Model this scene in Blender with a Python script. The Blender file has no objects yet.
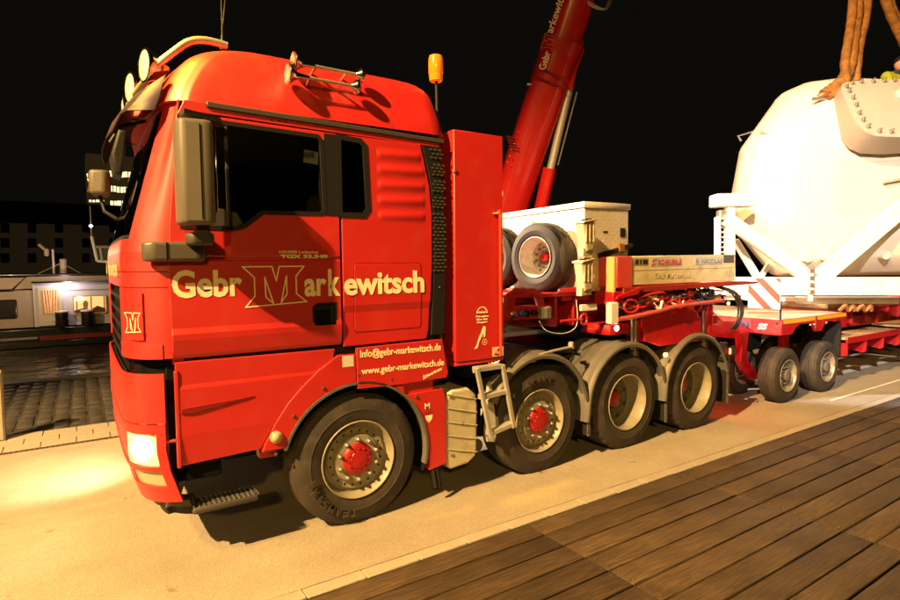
import bpy, bmesh, math, random
from mathutils import Vector, Matrix, noise
R = math.radians
PI = math.pi
random.seed(7)
S = bpy.context.scene
C = S.collection

# ------------------------------------------------------------------ camera, world, lights
YAW, PITCH, ROLL = 0.5805, 0.0622, -0.0099
CAM = Vector((-1.858, -4.204, 2.115))
cd = bpy.data.cameras.new('camera'); cam = bpy.data.objects.new('camera', cd); C.objects.link(cam)
cd.sensor_width = 36; cd.lens = 36 * 566 / 900; cd.clip_end = 1500; cd.clip_start = 0.05
cp, sp, cy, sy = math.cos(PITCH), math.sin(PITCH), math.cos(YAW), math.sin(YAW)
Fv = Vector((sy * cp, cy * cp, -sp)); Rv = Vector((cy, -sy, 0)); Uv = Rv.cross(Fv)
cr, sr = math.cos(ROLL), math.sin(ROLL)
Xv = cr * Rv + sr * Uv; Yv = -sr * Rv + cr * Uv
cam.matrix_world = Matrix(((Xv.x, Yv.x, -Fv.x, CAM.x), (Xv.y, Yv.y, -Fv.y, CAM.y), (Xv.z, Yv.z, -Fv.z, CAM.z), (0, 0, 0, 1)))
S.camera = cam
S.view_settings.view_transform = 'Standard'; S.view_settings.look = 'None'
S.view_settings.exposure = 0; S.view_settings.gamma = 1
S.cycles.max_bounces = 6
S.cycles.sample_clamp_indirect = 4
W = bpy.data.worlds.new('World'); S.world = W; W.use_nodes = True
nt = W.node_tree; bg = nt.nodes['Background']
bg.inputs['Color'].default_value = (1.0, 0.82, 0.6, 1); bg.inputs['Strength'].default_value = 0.0038

def spot(name, loc, target, power, col, ang, blend=.5, rad=.12):
    l = bpy.data.lights.new(name, 'SPOT'); l.energy = power; l.color = col
    l.spot_size = R(ang); l.spot_blend = blend; l.shadow_soft_size = rad
    o = bpy.data.objects.new(name, l); C.objects.link(o); o.location = loc
    o.rotation_euler = (Vector(target) - Vector(loc)).to_track_quat('-Z', 'Y').to_euler()
    return o
def point(name, loc, power, col, rad=.15):
    l = bpy.data.lights.new(name, 'POINT'); l.energy = power; l.color = col; l.shadow_soft_size = rad
    o = bpy.data.objects.new(name, l); C.objects.link(o); o.location = loc
    return o
spot('quay_lamp', (-16, -5.6, 15.5), (3, -.2, 0), 71000, (1, .61, .25), 49, .4, .16)
spot('street_lamp_front', (-10.5, -3.0, 11.8), (.5, -.8, 0), 7500, (1, .55, .09), 66, .5, .16)
spot('roof_highlight_spot', (-6.1, .7, 10.4), (-1.05, .8, 3.4), 26000, (1, .57, .03), 13, .9, .2)  # narrow spot added only for the orange highlight on the roof front
spot('amber_fill_spot', (-9.5, -17, 9), (3, 0, 1), 5200, (1, .60, .14), 75, .5, .35)  # added amber fill from the camera side, lifts the shaded door
spot('floodlight', (-8.0, -7.6, 8.6), (9.9, .9, 2.3), 28000, (1, .86, .74), 21, .8, .2)
spot('quayside_floodlight', (-4.2, 9.8, 7.6), (4.0, 1.1, 2.1), 42000, (1, .72, .45), 30, .6, .15)

# ------------------------------------------------------------------ materials
MAT = {}
def mat(name, col, rough=.5, metal=0, coat=0, bump=0, bscale=40, var=0, vscale=6, emit=None, estr=0, dirt=None, dscale=5, damt=.5, spec=.5):
    if name in MAT: return MAT[name]
    m = bpy.data.materials.new(name); m.use_nodes = True; n = m.node_tree.nodes; l = m.node_tree.links
    b = n['Principled BSDF']
    b.inputs['Base Color'].default_value = (*col, 1); b.inputs['Roughness'].default_value = rough
    b.inputs['Metallic'].default_value = metal; b.inputs['Coat Weight'].default_value = coat
    b.inputs['Coat Roughness'].default_value = .12; b.inputs['Specular IOR Level'].default_value = spec
    tc = n.new('ShaderNodeTexCoord')
    def nz(scale, det=5):
        t = n.new('ShaderNodeTexNoise'); t.inputs['Scale'].default_value = scale; t.inputs['Detail'].default_value = det
        l.new(tc.outputs['Object'], t.inputs['Vector']); return t
    src = None
    if var:
        t = nz(vscale); r = n.new('ShaderNodeMapRange'); r.inputs['From Min'].default_value = .3; r.inputs['From Max'].default_value = .7
        r.inputs['To Min'].default_value = 1 - var; r.inputs['To Max'].default_value = 1 + var
        l.new(t.outputs['Fac'], r.inputs['Value'])
        mx = n.new('ShaderNodeMix'); mx.data_type = 'RGBA'; mx.blend_type = 'MULTIPLY'; mx.inputs['Factor'].default_value = 1
        mx.inputs['A'].default_value = (*col, 1); l.new(r.outputs['Result'], mx.inputs['B']); src = mx.outputs['Result']
    if dirt:
        t = nz(dscale, 8); r = n.new('ShaderNodeMapRange'); r.inputs['From Min'].default_value = .5; r.inputs['From Max'].default_value = .68
        r.inputs['To Max'].default_value = damt
        l.new(t.outputs['Fac'], r.inputs['Value'])
        mx = n.new('ShaderNodeMix'); mx.data_type = 'RGBA'; l.new(r.outputs['Result'], mx.inputs['Factor'])
        if src: l.new(src, mx.inputs['A'])
        else: mx.inputs['A'].default_value = (*col, 1)
        mx.inputs['B'].default_value = (*dirt, 1); src = mx.outputs['Result']
        r2 = n.new('ShaderNodeMapRange'); r2.inputs['To Min'].default_value = rough; r2.inputs['To Max'].default_value = min(1, rough + .25)
        l.new(r.outputs['Result'], r2.inputs['Value']); l.new(r2.outputs['Result'], b.inputs['Roughness'])
    if src: l.new(src, b.inputs['Base Color'])
    if bump:
        t = nz(bscale); bp = n.new('ShaderNodeBump'); bp.inputs['Strength'].default_value = bump; bp.inputs['Distance'].default_value = .02
        l.new(t.outputs['Fac'], bp.inputs['Height']); l.new(bp.outputs['Normal'], b.inputs['Normal'])
    if emit:
        b.inputs['Emission Color'].default_value = (*emit, 1); b.inputs['Emission Strength'].default_value = estr
    MAT[name] = m; return m
red = mat('red_paint', (.50, .0085, .006), .5, 0, .8, .015, 3, .05, 2, dirt=(.44, .04, .02), dscale=6, damt=.25, spec=.35)
red.node_tree.nodes['Principled BSDF'].inputs['Coat Roughness'].default_value = .46; red.node_tree.nodes['Principled BSDF'].inputs['Coat IOR'].default_value = 1.75
red2 = mat('red_trailer_paint', (.44, .005, .010), .45, 0, .25, .08, 12, .18, 7, dirt=(.16, .03, .02), dscale=9, damt=.5)
boomred = mat('red_crane_paint', (.50, .01, .008), .3, 0, .6, .02, 4, .06, 3)
cream = mat('cream_lettering', (.88, .80, .48), .5)
black = mat('black_plastic', (.012, .011, .010), .55, 0, 0, .1, 60, spec=.3)
blackin = mat('black_inner', (.006, .006, .006), .9, spec=.08)
rubber = mat('tyre_rubber', (.034, .027, .020), .72, 0, 0, .12, 50, .2, 9, dirt=(.09, .065, .04), dscale=5, damt=.5)
rubberm = mat('mud_flap_rubber', (.016, .014, .012), .8, 0, 0, .1, 30, spec=.2)
greyp = mat('grey_fender_plastic', (.11, .103, .085), .5, 0, 0, .05, 30, .1, 5, dirt=(.17, .145, .10), dscale=7, damt=.4)
mirp = mat('mirror_plastic', (.115, .10, .075), .5, 0, 0, .06, 200, .05, 5)
dplast = mat('dark_grey_plastic', (.05, .045, .038), .5, 0, 0, .05, 90)
rimm = mat('rim_cream_steel', (.27, .245, .165), .45, 0, 0, .05, 30, .12, 9, dirt=(.14, .08, .04), dscale=8, damt=.4)
rimd = mat('rim_dark_steel', (.13, .115, .08), .5, 0, 0, .05, 30, .2, 9)
rimw = mat('rim_white_paint', (.75, .70, .62), .4, 0, 0, .03, 30, .05, 9, dirt=(.35, .2, .12), dscale=11, damt=.5)
hubred = mat('red_hub_paint', (.33, .010, .008), .45, 0, .1, .1, 30, .2, 12)
steel = mat('bare_steel', (.45, .42, .36), .38, .8, 0, .05, 40, .15, 9)
chrome = mat('chrome', (.75, .72, .66), .14, 1); tubem = mat('polished_tube', (.62, .56, .44), .36, .75)
alu = mat('ladder_aluminium', (.52, .50, .43), .45, .5, 0, .06, 40, .1, 9)
tankm = mat('ribbed_cream_cover', (.50, .46, .30), .5, .1, 0, .06, 30, .07, 6, dirt=(.22, .17, .09), dscale=8, damt=.4)
white = mat('white_paint', (.80, .76, .68), .5, 0, 0, .03, 20, .04, 3, dirt=(.5, .42, .3), dscale=4, damt=.3)
plankm = mat('cream_board', (.66, .55, .32), .55, 0, 0, .06, 25, .07, 4, dirt=(.3, .22, .12), dscale=6, damt=.5)
chockm = mat('chock_plastic', (.38, .31, .18), .6, 0, 0, .05, 30, .1, 9, dirt=(.2, .13, .06), dscale=8, damt=.5)
yel = mat('yellow_paint', (.75, .36, .02), .5)
orange = mat('orange_lens', (.9, .22, .01), .15, 0, .5, emit=(1, .2, .01), estr=.35)
lampon = mat('marker_lamp_lit', (1, .4, .05), .3, emit=(1, .42, .06), estr=14)
lampred = mat('red_lamp_lit', (1, .05, .02), .3, emit=(1, .06, .02), estr=16)
lampw = mat('white_lamp_lit', (1, 1, 1), .3, emit=(1, .86, .62), estr=18)
lens = mat('clear_lens', (.75, .70, .6), .08, 0, 1)
stick = mat('white_sticker', (.7, .66, .5), .5)
wdark = mat('print_black', (.02, .02, .02), .5)
wred = mat('print_red', (.45, .09, .06), .5)
wblue = mat('print_blue_grey', (.22, .25, .34), .5)
hoseb = mat('hose_black', (.02, .02, .02), .45); hoser = mat('hose_red', (.5, .02, .02), .4); hoseblue = mat('hose_blue', (.03, .12, .5), .4)
slingm = mat('orange_sling_fabric', (.24, .10, .018), .85, 0, 0, .9, 25, .4, 9)
skin = mat('skin', (.55, .3, .2), .55)
hiv = mat('hi_vis_yellow', (.34, .40, .02), .6, emit=None)
navy = mat('dark_navy_cloth', (.03, .03, .045), .8)

def glass_mat(name, tint, gl=.08, refl_rough=.02):
    m = bpy.data.materials.new(name); m.use_nodes = True; n = m.node_tree.nodes; l = m.node_tree.links
    n.remove(n['Principled BSDF']); out = n['Material Output']
    t = n.new('ShaderNodeBsdfTransparent'); t.inputs['Color'].default_value = (*tint, 1)
    g = n.new('ShaderNodeBsdfGlossy'); g.inputs['Roughness'].default_value = refl_rough
    f = n.new('ShaderNodeFresnel'); f.inputs['IOR'].default_value = 1.5
    mx = n.new('ShaderNodeMixShader'); l.new(f.outputs[0], mx.inputs[0]); l.new(t.outputs[0], mx.inputs[1]); l.new(g.outputs[0], mx.inputs[2])
    l.new(mx.outputs[0], out.inputs['Surface']); return m
glass = glass_mat('cab_glass', (.7, .74, .7)); glassd = glass_mat('dark_glass', (.06, .08, .06)); glassv = glass_mat('visor_acrylic', (.10, .06, .13), refl_rough=.15)
def vis(): # smoked acrylic sun visor
    m = bpy.data.materials.new('smoked_visor'); m.use_nodes = True; b = m.node_tree.nodes['Principled BSDF']
    b.inputs['Base Color'].default_value = (.03, .014, .035, 1); b.inputs['Roughness'].default_value = .45; b.inputs['Specular IOR Level'].default_value = .3
    return m
visor_m = vis()

# ------------------------------------------------------------------ object helpers
def wpos(o):
    v = Vector((0, 0, 0)); 
    while o is not None: v += o.location; o = o.parent
    return v
def finish(bm, name, m, parent=None, smooth=35, local=False, hard=False):
    me = bpy.data.meshes.new(name)
    bmesh.ops.recalc_face_normals(bm, faces=bm.faces[:])
    if smooth:
        for f in bm.faces: f.smooth = True
        for e in bm.edges:
            if len(e.link_faces) == 2 and e.calc_face_angle(0) > R(smooth): e.smooth = False
            elif len(e.link_faces) != 2: e.smooth = False
    if hard and smooth:
        tot = sum(f.calc_area() for f in bm.faces)
        for f in bm.faces:
            if f.calc_area() > .02 * tot: f.smooth = False
    bm.to_mesh(me); bm.free()
    return link(me, name, m, parent, local)
def link(me, name, m, parent=None, local=False, center=None):
    if m is not None: me.materials.clear(); me.materials.append(m)
    o = bpy.data.objects.new(name, me); C.objects.link(o)
    if center is None:
        n = len(me.vertices)
        xs = [v.co for v in me.vertices]
        lo = Vector((min(v.x for v in xs), min(v.y for v in xs), min(v.z for v in xs))); hi = Vector((max(v.x for v in xs), max(v.y for v in xs), max(v.z for v in xs)))
        c = (lo + hi) / 2
        if parent is None: c.z = lo.z
    else: c = Vector(center)
    me.transform(Matrix.Translation(-c))
    o.location = c if (local or parent is None) else c - wpos(parent)
    o.parent = parent
    return o
def tag(o, label=None, cat=None, group=None, kind=None):
    if label: o['label'] = label
    if cat: o['category'] = cat
    if group: o['group'] = group
    if kind: o['kind'] = kind
    return o
def thing(name, loc, label, cat, group=None, rz=0):
    o = bpy.data.objects.new(name, None); C.objects.link(o); o.location = loc; o.rotation_euler = (0, 0, rz)
    o.empty_display_size = .2
    return tag(o, label, cat, group)
def sub_empty(name, loc, parent):
    o = bpy.data.objects.new(name, None); C.objects.link(o); o.location = Vector(loc) - wpos(parent); o.parent = parent
    return o
def copy_tree(o, parent=None):
    c = o.copy(); C.objects.link(c); c.parent = parent
    for ch in list(o.children): copy_tree(ch, c)
    return c

# geometry: each adds to a bmesh
def add_box(bm, x0, x1, y0, y1, z0, z1, bev=0, M=None, seg=1):
    g = bmesh.ops.create_cube(bm, size=1)
    vs = g['verts']
    for v in vs:
        v.co = Vector(((x0 + x1) / 2 + v.co.x * abs(x1 - x0), (y0 + y1) / 2 + v.co.y * abs(y1 - y0), (z0 + z1) / 2 + v.co.z * abs(z1 - z0)))
        if M is not None: v.co = M @ v.co
    if bev:
        es = list({e for v in vs for e in v.link_edges})
        bmesh.ops.bevel(bm, geom=es, offset=bev, segments=seg, affect='EDGES', profile=.5)
def box(name, x0, x1, y0, y1, z0, z1, m, parent=None, bev=.004, local=False, M=None, seg=1, smooth=35):
    bm = bmesh.new(); add_box(bm, x0, x1, y0, y1, z0, z1, bev, M, seg); return finish(bm, name, m, parent, smooth, local, True)
def add_prism(bm, poly, a0, a1, axis='y', bev=0, seg=1, full=False):
    """polygon in the plane across axis (axis y: (x,z); axis x: (y,z); axis z: (x,y)) swept from a0 to a1"""
    def P(p, a):
        return {'y': Vector((p[0], a, p[1])), 'x': Vector((a, p[0], p[1])), 'z': Vector((p[0], p[1], a))}[axis]
    A = [bm.verts.new(P(p, a0)) for p in poly]; B = [bm.verts.new(P(p, a1)) for p in poly]
    fs = [bm.faces.new(A), bm.faces.new(B[::-1])]
    n = len(poly)
    for i in range(n): fs.append(bm.faces.new((A[i], B[i], B[(i + 1) % n], A[(i + 1) % n])))
    bmesh.ops.recalc_face_normals(bm, faces=fs)
    if bev:
        es = list({e for f in (fs if full else fs[:1]) for e in f.edges})
        bmesh.ops.bevel(bm, geom=es, offset=bev, segments=seg, affect='EDGES', profile=.5)
def prism(name, poly, a0, a1, m, parent=None, axis='y', bev=.004, local=False, seg=1, smooth=35, full=False):
    bm = bmesh.new(); add_prism(bm, poly, a0, a1, axis, bev, seg, full); return finish(bm, name, m, parent, smooth, local, True)
def add_tube(bm, pts, r, seg=10, cap=True):
    pts = [Vector(p) for p in pts]; rings = []
    prev = None
    for i, p in enumerate(pts):
        if i == 0: t = pts[1] - pts[0]
        elif i == len(pts) - 1: t = pts[-1] - pts[-2]
        else: t = (pts[i + 1] - p).normalized() + (p - pts[i - 1]).normalized()
        t.normalize()
        if prev is None:
            up = Vector((0, 0, 1)) if abs(t.z) < .9 else Vector((1, 0, 0)); a = t.cross(up).normalized()
        else:
            a = (prev - t * prev.dot(t)); a = a.normalized() if a.length > 1e-6 else t.orthogonal().normalized()
        prev = a; b = t.cross(a)
        rr = r[i] if isinstance(r, (list, tuple)) else r
        rings.append([bm.verts.new(p + (a * math.cos(2 * PI * k / seg) + b * math.sin(2 * PI * k / seg)) * rr) for k in range(seg)])
    for A, B in zip(rings, rings[1:]):
        for k in range(seg): bm.faces.new((A[k], A[(k + 1) % seg], B[(k + 1) % seg], B[k]))
    if cap: bm.faces.new(rings[0][::-1]); bm.faces.new(rings[-1])
def tube(name, pts, r, m, parent=None, seg=10, local=False, smooth=50):
    bm = bmesh.new(); add_tube(bm, pts, r, seg); return finish(bm, name, m, parent, smooth, local)
def spline(pts, n=6):
    pts = [Vector(p) for p in pts]; out = []
    for i in range(len(pts) - 1):
        p0 = pts[max(i - 1, 0)]; p1 = pts[i]; p2 = pts[i + 1]; p3 = pts[min(i + 2, len(pts) - 1)]
        for k in range(n):
            t = k / n
            out.append(.5 * ((2 * p1) + (-p0 + p2) * t + (2 * p0 - 5 * p1 + 4 * p2 - p3) * t * t + (-p0 + 3 * p1 - 3 * p2 + p3) * t ** 3))
    out.append(pts[-1]); return out
def add_lathe(bm, prof, M, seg=48, mod=None):
    """profile of (radius, height) about local z, placed by M"""
    rings = []
    for i, (r, h) in enumerate(prof):
        if r < 1e-5: rings.append([bm.verts.new(M @ Vector((0, 0, h)))])
        else:
            rings.append([bm.verts.new(M @ Vector(((r + (mod(i, k) if mod else 0)) * math.cos(2 * PI * k / seg), (r + (mod(i, k) if mod else 0)) * math.sin(2 * PI * k / seg), h))) for k in range(seg)])
    for A, B in zip(rings, rings[1:]):
        if len(A) == 1 and len(B) == 1: continue
        if len(A) == 1:
            for k in range(seg): bm.faces.new((A[0], B[k], B[(k + 1) % seg]))
        elif len(B) == 1:
            for k in range(seg): bm.faces.new((A[k], A[(k + 1) % seg], B[0]))
        else:
            for k in range(seg): bm.faces.new((A[k], A[(k + 1) % seg], B[(k + 1) % seg], B[k]))
def lathe(name, prof, M, m, parent=None, seg=48, mod=None, smooth=40, local=False):
    bm = bmesh.new(); add_lathe(bm, prof, M, seg, mod); return finish(bm, name, m, parent, smooth, local)
def loft(name, rings, m, parent=None, closed=False, cap=False, smooth=40, local=False, thick=0):
    bm = bmesh.new(); V = [[bm.verts.new(Vector(p)) for p in r] for r in rings]; n = len(rings[0])
    for A, B in zip(V, V[1:]):
        for k in range(n if closed else n - 1): bm.faces.new((A[k], A[(k + 1) % n], B[(k + 1) % n], B[k]))
    if cap: bm.faces.new(V[0][::-1]); bm.faces.new(V[-1])
    if thick:
        bmesh.ops.recalc_face_normals(bm, faces=bm.faces[:])
        bmesh.ops.solidify(bm, geom=bm.faces[:], thickness=thick)
    return finish(bm, name, m, parent, smooth, local)
def cut(o, bms):
    """subtract closed shapes from an object's mesh (shapes in world space)"""
    c = bpy.data.meshes.new('tmp'); bms.to_mesh(c); bms.free()
    c.transform(Matrix.Translation(-wpos(o)))
    co = bpy.data.objects.new('tmp', c); C.objects.link(co); co.location = (0, 0, 0)
    # evaluate both in the local space of o
    p = o.parent; loc = o.location.copy(); o.parent = None; o.location = (0, 0, 0)
    md = o.modifiers.new('b', 'BOOLEAN'); md.object = co; md.operation = 'DIFFERENCE'; md.solver = 'EXACT'
    bpy.context.view_layer.update()
    dg = bpy.context.evaluated_depsgraph_get(); me = bpy.data.meshes.new_from_object(o.evaluated_get(dg))
    o.modifiers.clear(); old = o.data; o.data = me; o.parent = p; o.location = loc
    nm = old.name; bpy.data.meshes.remove(old); me.name = nm
    bpy.data.objects.remove(co); bpy.data.meshes.remove(c)
    return o
def warp(o, zs, fn):
    """cut the mesh at world heights zs and shift y by fn(x,z)"""
    w = wpos(o); bm = bmesh.new(); bm.from_mesh(o.data)
    for z in zs:
        bmesh.ops.bisect_plane(bm, geom=bm.verts[:] + bm.edges[:] + bm.faces[:], plane_co=(0, 0, z - w.z), plane_no=(0, 0, 1))
    for v in bm.verts: v.co.y += fn(v.co.x + w.x, v.co.z + w.z)
    for f in bm.faces: f.smooth = False
    bm.to_mesh(o.data); bm.free()
def arc(cx, cz, r, a0, a1, n=24):
    return [(cx + r * math.cos(R(a0 + (a1 - a0) * i / n)), cz + r * math.sin(R(a0 + (a1 - a0) * i / n))) for i in range(n + 1)]
MSIDE = Matrix(((1, 0, 0), (0, 0, -1), (0, 1, 0))).to_4x4()     # text lying on a wall that faces -y
MFRONT = Matrix(((0, 0, -1), (-1, 0, 0), (0, 1, 0))).to_4x4()   # on a wall that faces -x
def text(s, m, parent, M, w, h=None, bold=.0, name='lettering', local=False, shear=0, thick=.0015, sp=1.0):
    """text scaled to width w (and cap height h), its lower left corner at M's origin"""
    cu = bpy.data.curves.new('t', 'FONT'); cu.body = s; cu.size = 1; cu.offset = bold; cu.extrude = .01; cu.shear = shear; cu.resolution_u = 3
    cu.space_character = sp
    o = bpy.data.objects.new('t', cu); C.objects.link(o); bpy.context.view_layer.update()
    me = bpy.data.meshes.new_from_object(o.evaluated_get(bpy.context.evaluated_depsgraph_get()))
    bpy.data.objects.remove(o); bpy.data.curves.remove(cu)
    xs = [v.co.x for v in me.vertices]; ys = [v.co.y for v in me.vertices]
    x0, x1, y1 = min(xs), max(xs), max(ys)
    sx = w / (x1 - x0); syy = (h / .73) if h else sx
    me.transform(M @ Matrix.Diagonal((sx, syy, thick / .01, 1)) @ Matrix.Translation((-x0, 0, 0)))
    me.name = name
    return link(me, name, m, parent, local)
def T(x, y, z): return Matrix.Translation((x, y, z))

# ------------------------------------------------------------------ ground materials
def asphalt():
    m = bpy.data.materials.new('pale_asphalt'); m.use_nodes = True; n = m.node_tree.nodes; l = m.node_tree.links; b = n['Principled BSDF']
    tc = n.new('ShaderNodeTexCoord')
    def nz(s, d=6, r=.6):
        t = n.new('ShaderNodeTexNoise'); t.inputs['Scale'].default_value = s; t.inputs['Detail'].default_value = d; t.inputs['Roughness'].default_value = r
        l.new(tc.outputs['Object'], t.inputs['Vector']); return t.outputs['Fac']
    def ramp(v, *st):
        r = n.new('ShaderNodeValToRGB'); e = r.color_ramp.elements
        e[0].position, e[0].color = st[0][0], (*st[0][1], 1); e[1].position, e[1].color = st[-1][0], (*st[-1][1], 1)
        for p, c in st[1:-1]: x = e.new(p); x.color = (*c, 1)
        l.new(v, r.inputs[0]); return r.outputs[0]
    vo = n.new('ShaderNodeTexVoronoi'); vo.inputs['Scale'].default_value = 150; l.new(tc.outputs['Object'], vo.inputs['Vector'])
    a = ramp(vo.outputs['Color'], (.0, (.27, .24, .175)), (.5, (.36, .315, .23)), (1., (.44, .39, .30)))
    c = ramp(nz(1.1), (.3, (.80, .78, .76)), (.7, (1.08, 1.06, 1.02)))
    mx = n.new('ShaderNodeMix'); mx.data_type = 'RGBA'; mx.blend_type = 'MULTIPLY'; mx.inputs['Factor'].default_value = 1
    l.new(a, mx.inputs['A']); l.new(c, mx.inputs['B'])
    mpp = n.new('ShaderNodeMapping'); mpp.inputs['Scale'].default_value = (.22, 2.6, 1); l.new(tc.outputs['Object'], mpp.inputs[0])
    tm = n.new('ShaderNodeTexNoise'); tm.inputs['Scale'].default_value = 1.5; tm.inputs['Detail'].default_value = 5; tm.inputs['Distortion'].default_value = .3; l.new(mpp.outputs[0], tm.inputs['Vector'])
    tmr = ramp(tm.outputs['Fac'], (.35, (.80, .78, .75)), (.62, (1, 1, 1)))
    mx0 = n.new('ShaderNodeMix'); mx0.data_type = 'RGBA'; mx0.blend_type = 'MULTIPLY'; mx0.inputs['Factor'].default_value = .4
    l.new(mx.outputs['Result'], mx0.inputs['A']); l.new(tmr, mx0.inputs['B']); mx = mx0
    st = ramp(nz(5.5, 3), (.68, (1, 1, 1)), (.75, (.55, .5, .45)))
    mx2 = n.new('ShaderNodeMix'); mx2.data_type = 'RGBA'; mx2.blend_type = 'MULTIPLY'; mx2.inputs['Factor'].default_value = .8
    l.new(mx.outputs['Result'], mx2.inputs['A']); l.new(st, mx2.inputs['B']); l.new(mx2.outputs['Result'], b.inputs['Base Color'])
    b.inputs['Roughness'].default_value = .85
    bp = n.new('ShaderNodeBump'); bp.inputs['Strength'].default_value = .5; bp.inputs['Distance'].default_value = .006
    l.new(vo.outputs['Distance'], bp.inputs['Height']); l.new(bp.outputs['Normal'], b.inputs['Normal'])
    return m
def wood():
    m = bpy.data.materials.new('weathered_deck_wood'); m.use_nodes = True; n = m.node_tree.nodes; l = m.node_tree.links; b = n['Principled BSDF']
    tc = n.new('ShaderNodeTexCoord'); oi = n.new('ShaderNodeObjectInfo')
    ad = n.new('ShaderNodeVectorMath'); ad.operation = 'ADD'
    mu = n.new('ShaderNodeVectorMath'); mu.operation = 'SCALE'; mu.inputs['Scale'].default_value = 37
    cx = n.new('ShaderNodeCombineXYZ'); l.new(oi.outputs['Random'], cx.inputs[0]); l.new(oi.outputs['Random'], cx.inputs[1]); l.new(cx.outputs[0], mu.inputs[0])
    l.new(tc.outputs['Object'], ad.inputs[0]); l.new(mu.outputs[0], ad.inputs[1])
    mp = n.new('ShaderNodeMapping'); mp.inputs['Scale'].default_value = (2.4, 60, 14); l.new(ad.outputs[0], mp.inputs[0])
    t = n.new('ShaderNodeTexNoise'); t.inputs['Scale'].default_value = 1.6; t.inputs['Detail'].default_value = 11; t.inputs['Roughness'].default_value = .72; t.inputs['Distortion'].default_value = .7
    l.new(mp.outputs[0], t.inputs['Vector'])
    r = n.new('ShaderNodeValToRGB'); e = r.color_ramp.elements; e[0].position = .3; e[0].color = (.018, .010, .005, 1); e[1].position = .72; e[1].color = (.145, .090, .040, 1)
    x = e.new(.5); x.color = (.062, .040, .018, 1)
    l.new(t.outputs['Fac'], r.inputs[0])
    t2 = n.new('ShaderNodeTexNoise'); t2.inputs['Scale'].default_value = 2.2; t2.inputs['Detail'].default_value = 4; l.new(ad.outputs[0], t2.inputs['Vector'])
    r2 = n.new('ShaderNodeMapRange'); r2.inputs['From Min'].default_value = .3; r2.inputs['From Max'].default_value = .7; r2.inputs['To Min'].default_value = .65; r2.inputs['To Max'].default_value = 1.25
    l.new(t2.outputs['Fac'], r2.inputs['Value'])
    rr = n.new('ShaderNodeMapRange'); rr.inputs['To Min'].default_value = .72; rr.inputs['To Max'].default_value = 1.2; l.new(oi.outputs['Random'], rr.inputs['Value'])
    mm = n.new('ShaderNodeMath'); mm.operation = 'MULTIPLY'; l.new(r2.outputs[0], mm.inputs[0]); l.new(rr.outputs[0], mm.inputs[1])
    mx = n.new('ShaderNodeMix'); mx.data_type = 'RGBA'; mx.blend_type = 'MULTIPLY'; mx.inputs['Factor'].default_value = 1
    l.new(r.outputs[0], mx.inputs['A']); l.new(mm.outputs[0], mx.inputs['B']); l.new(mx.outputs['Result'], b.inputs['Base Color'])
    b.inputs['Roughness'].default_value = .62
    bp = n.new('ShaderNodeBump'); bp.inputs['Strength'].default_value = .6; bp.inputs['Distance'].default_value = .004
    l.new(t.outputs['Fac'], bp.inputs['Height']); l.new(bp.outputs['Normal'], b.inputs['Normal'])
    return m
aspm = asphalt(); woodm = wood()
stonem = mat('pale_kerb_stone', (.35, .31, .23), .8, 0, 0, .3, 60, .12, 4, dirt=(.2, .16, .11), dscale=3, damt=.4)
cobm = mat('dark_sett_stone', (.04, .033, .022), .7, 0, 0, .5, 30, .35, 3)
jointm = mat('joint_dirt', (.03, .024, .016), .9, 0, 0, .5, 50)
quaydark = mat('dark_quay_ground', (.04, .034, .025), .75, 0, 0, .4, 8, .3, 2)

# ------------------------------------------------------------------ the setting
def sheet(name, x0, x1, y0, y1, z, m, thick=.3):
    return tag(box(name, x0, x1, y0, y1, z - thick, z, m, None, 0), kind='structure')
sheet('ground', -400, 500, -300, -.66, -.35, quaydark)
sheet('road', -60, 90, -.655, 3.90, 0, aspm)
sheet('quay', -60, 90, 4.0, 9.0, -.012, jointm, 1.6)
# kerb strip between road and deck, one stone after another
kerb = tag(box('kerb', -8, 26, -.778, -.655, -.30, -.01, jointm, None, 0), kind='structure')
for i in range(68):
    x = -6.6 + i * .42
    box('kerb_stone', x + .003, x + .417, -.775, -.662, -.05, .002 + random.uniform(-.002, .002), stonem, kerb, .004)
# the drainage channel with its slotted grate
drain = tag(box('drain_channel', -9, 12, 3.90, 4.0, -.2, -.03, blackin, None, 0), kind='structure')
gb = bmesh.new()
add_box(gb, -9, 12, 3.902, 3.914, -.03, -.001); add_box(gb, -9, 12, 3.986, 3.998, -.03, -.001)
for i in range(420): add_box(gb, -8.98 + i * .05, -8.955 + i * .05, 3.914, 3.986, -.02, -.003)
o = finish(gb, 'drain_grate', mat('rusty_grate', (.13, .07, .035), .6, .4), drain, 0); tag(o, kind='stuff')
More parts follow.
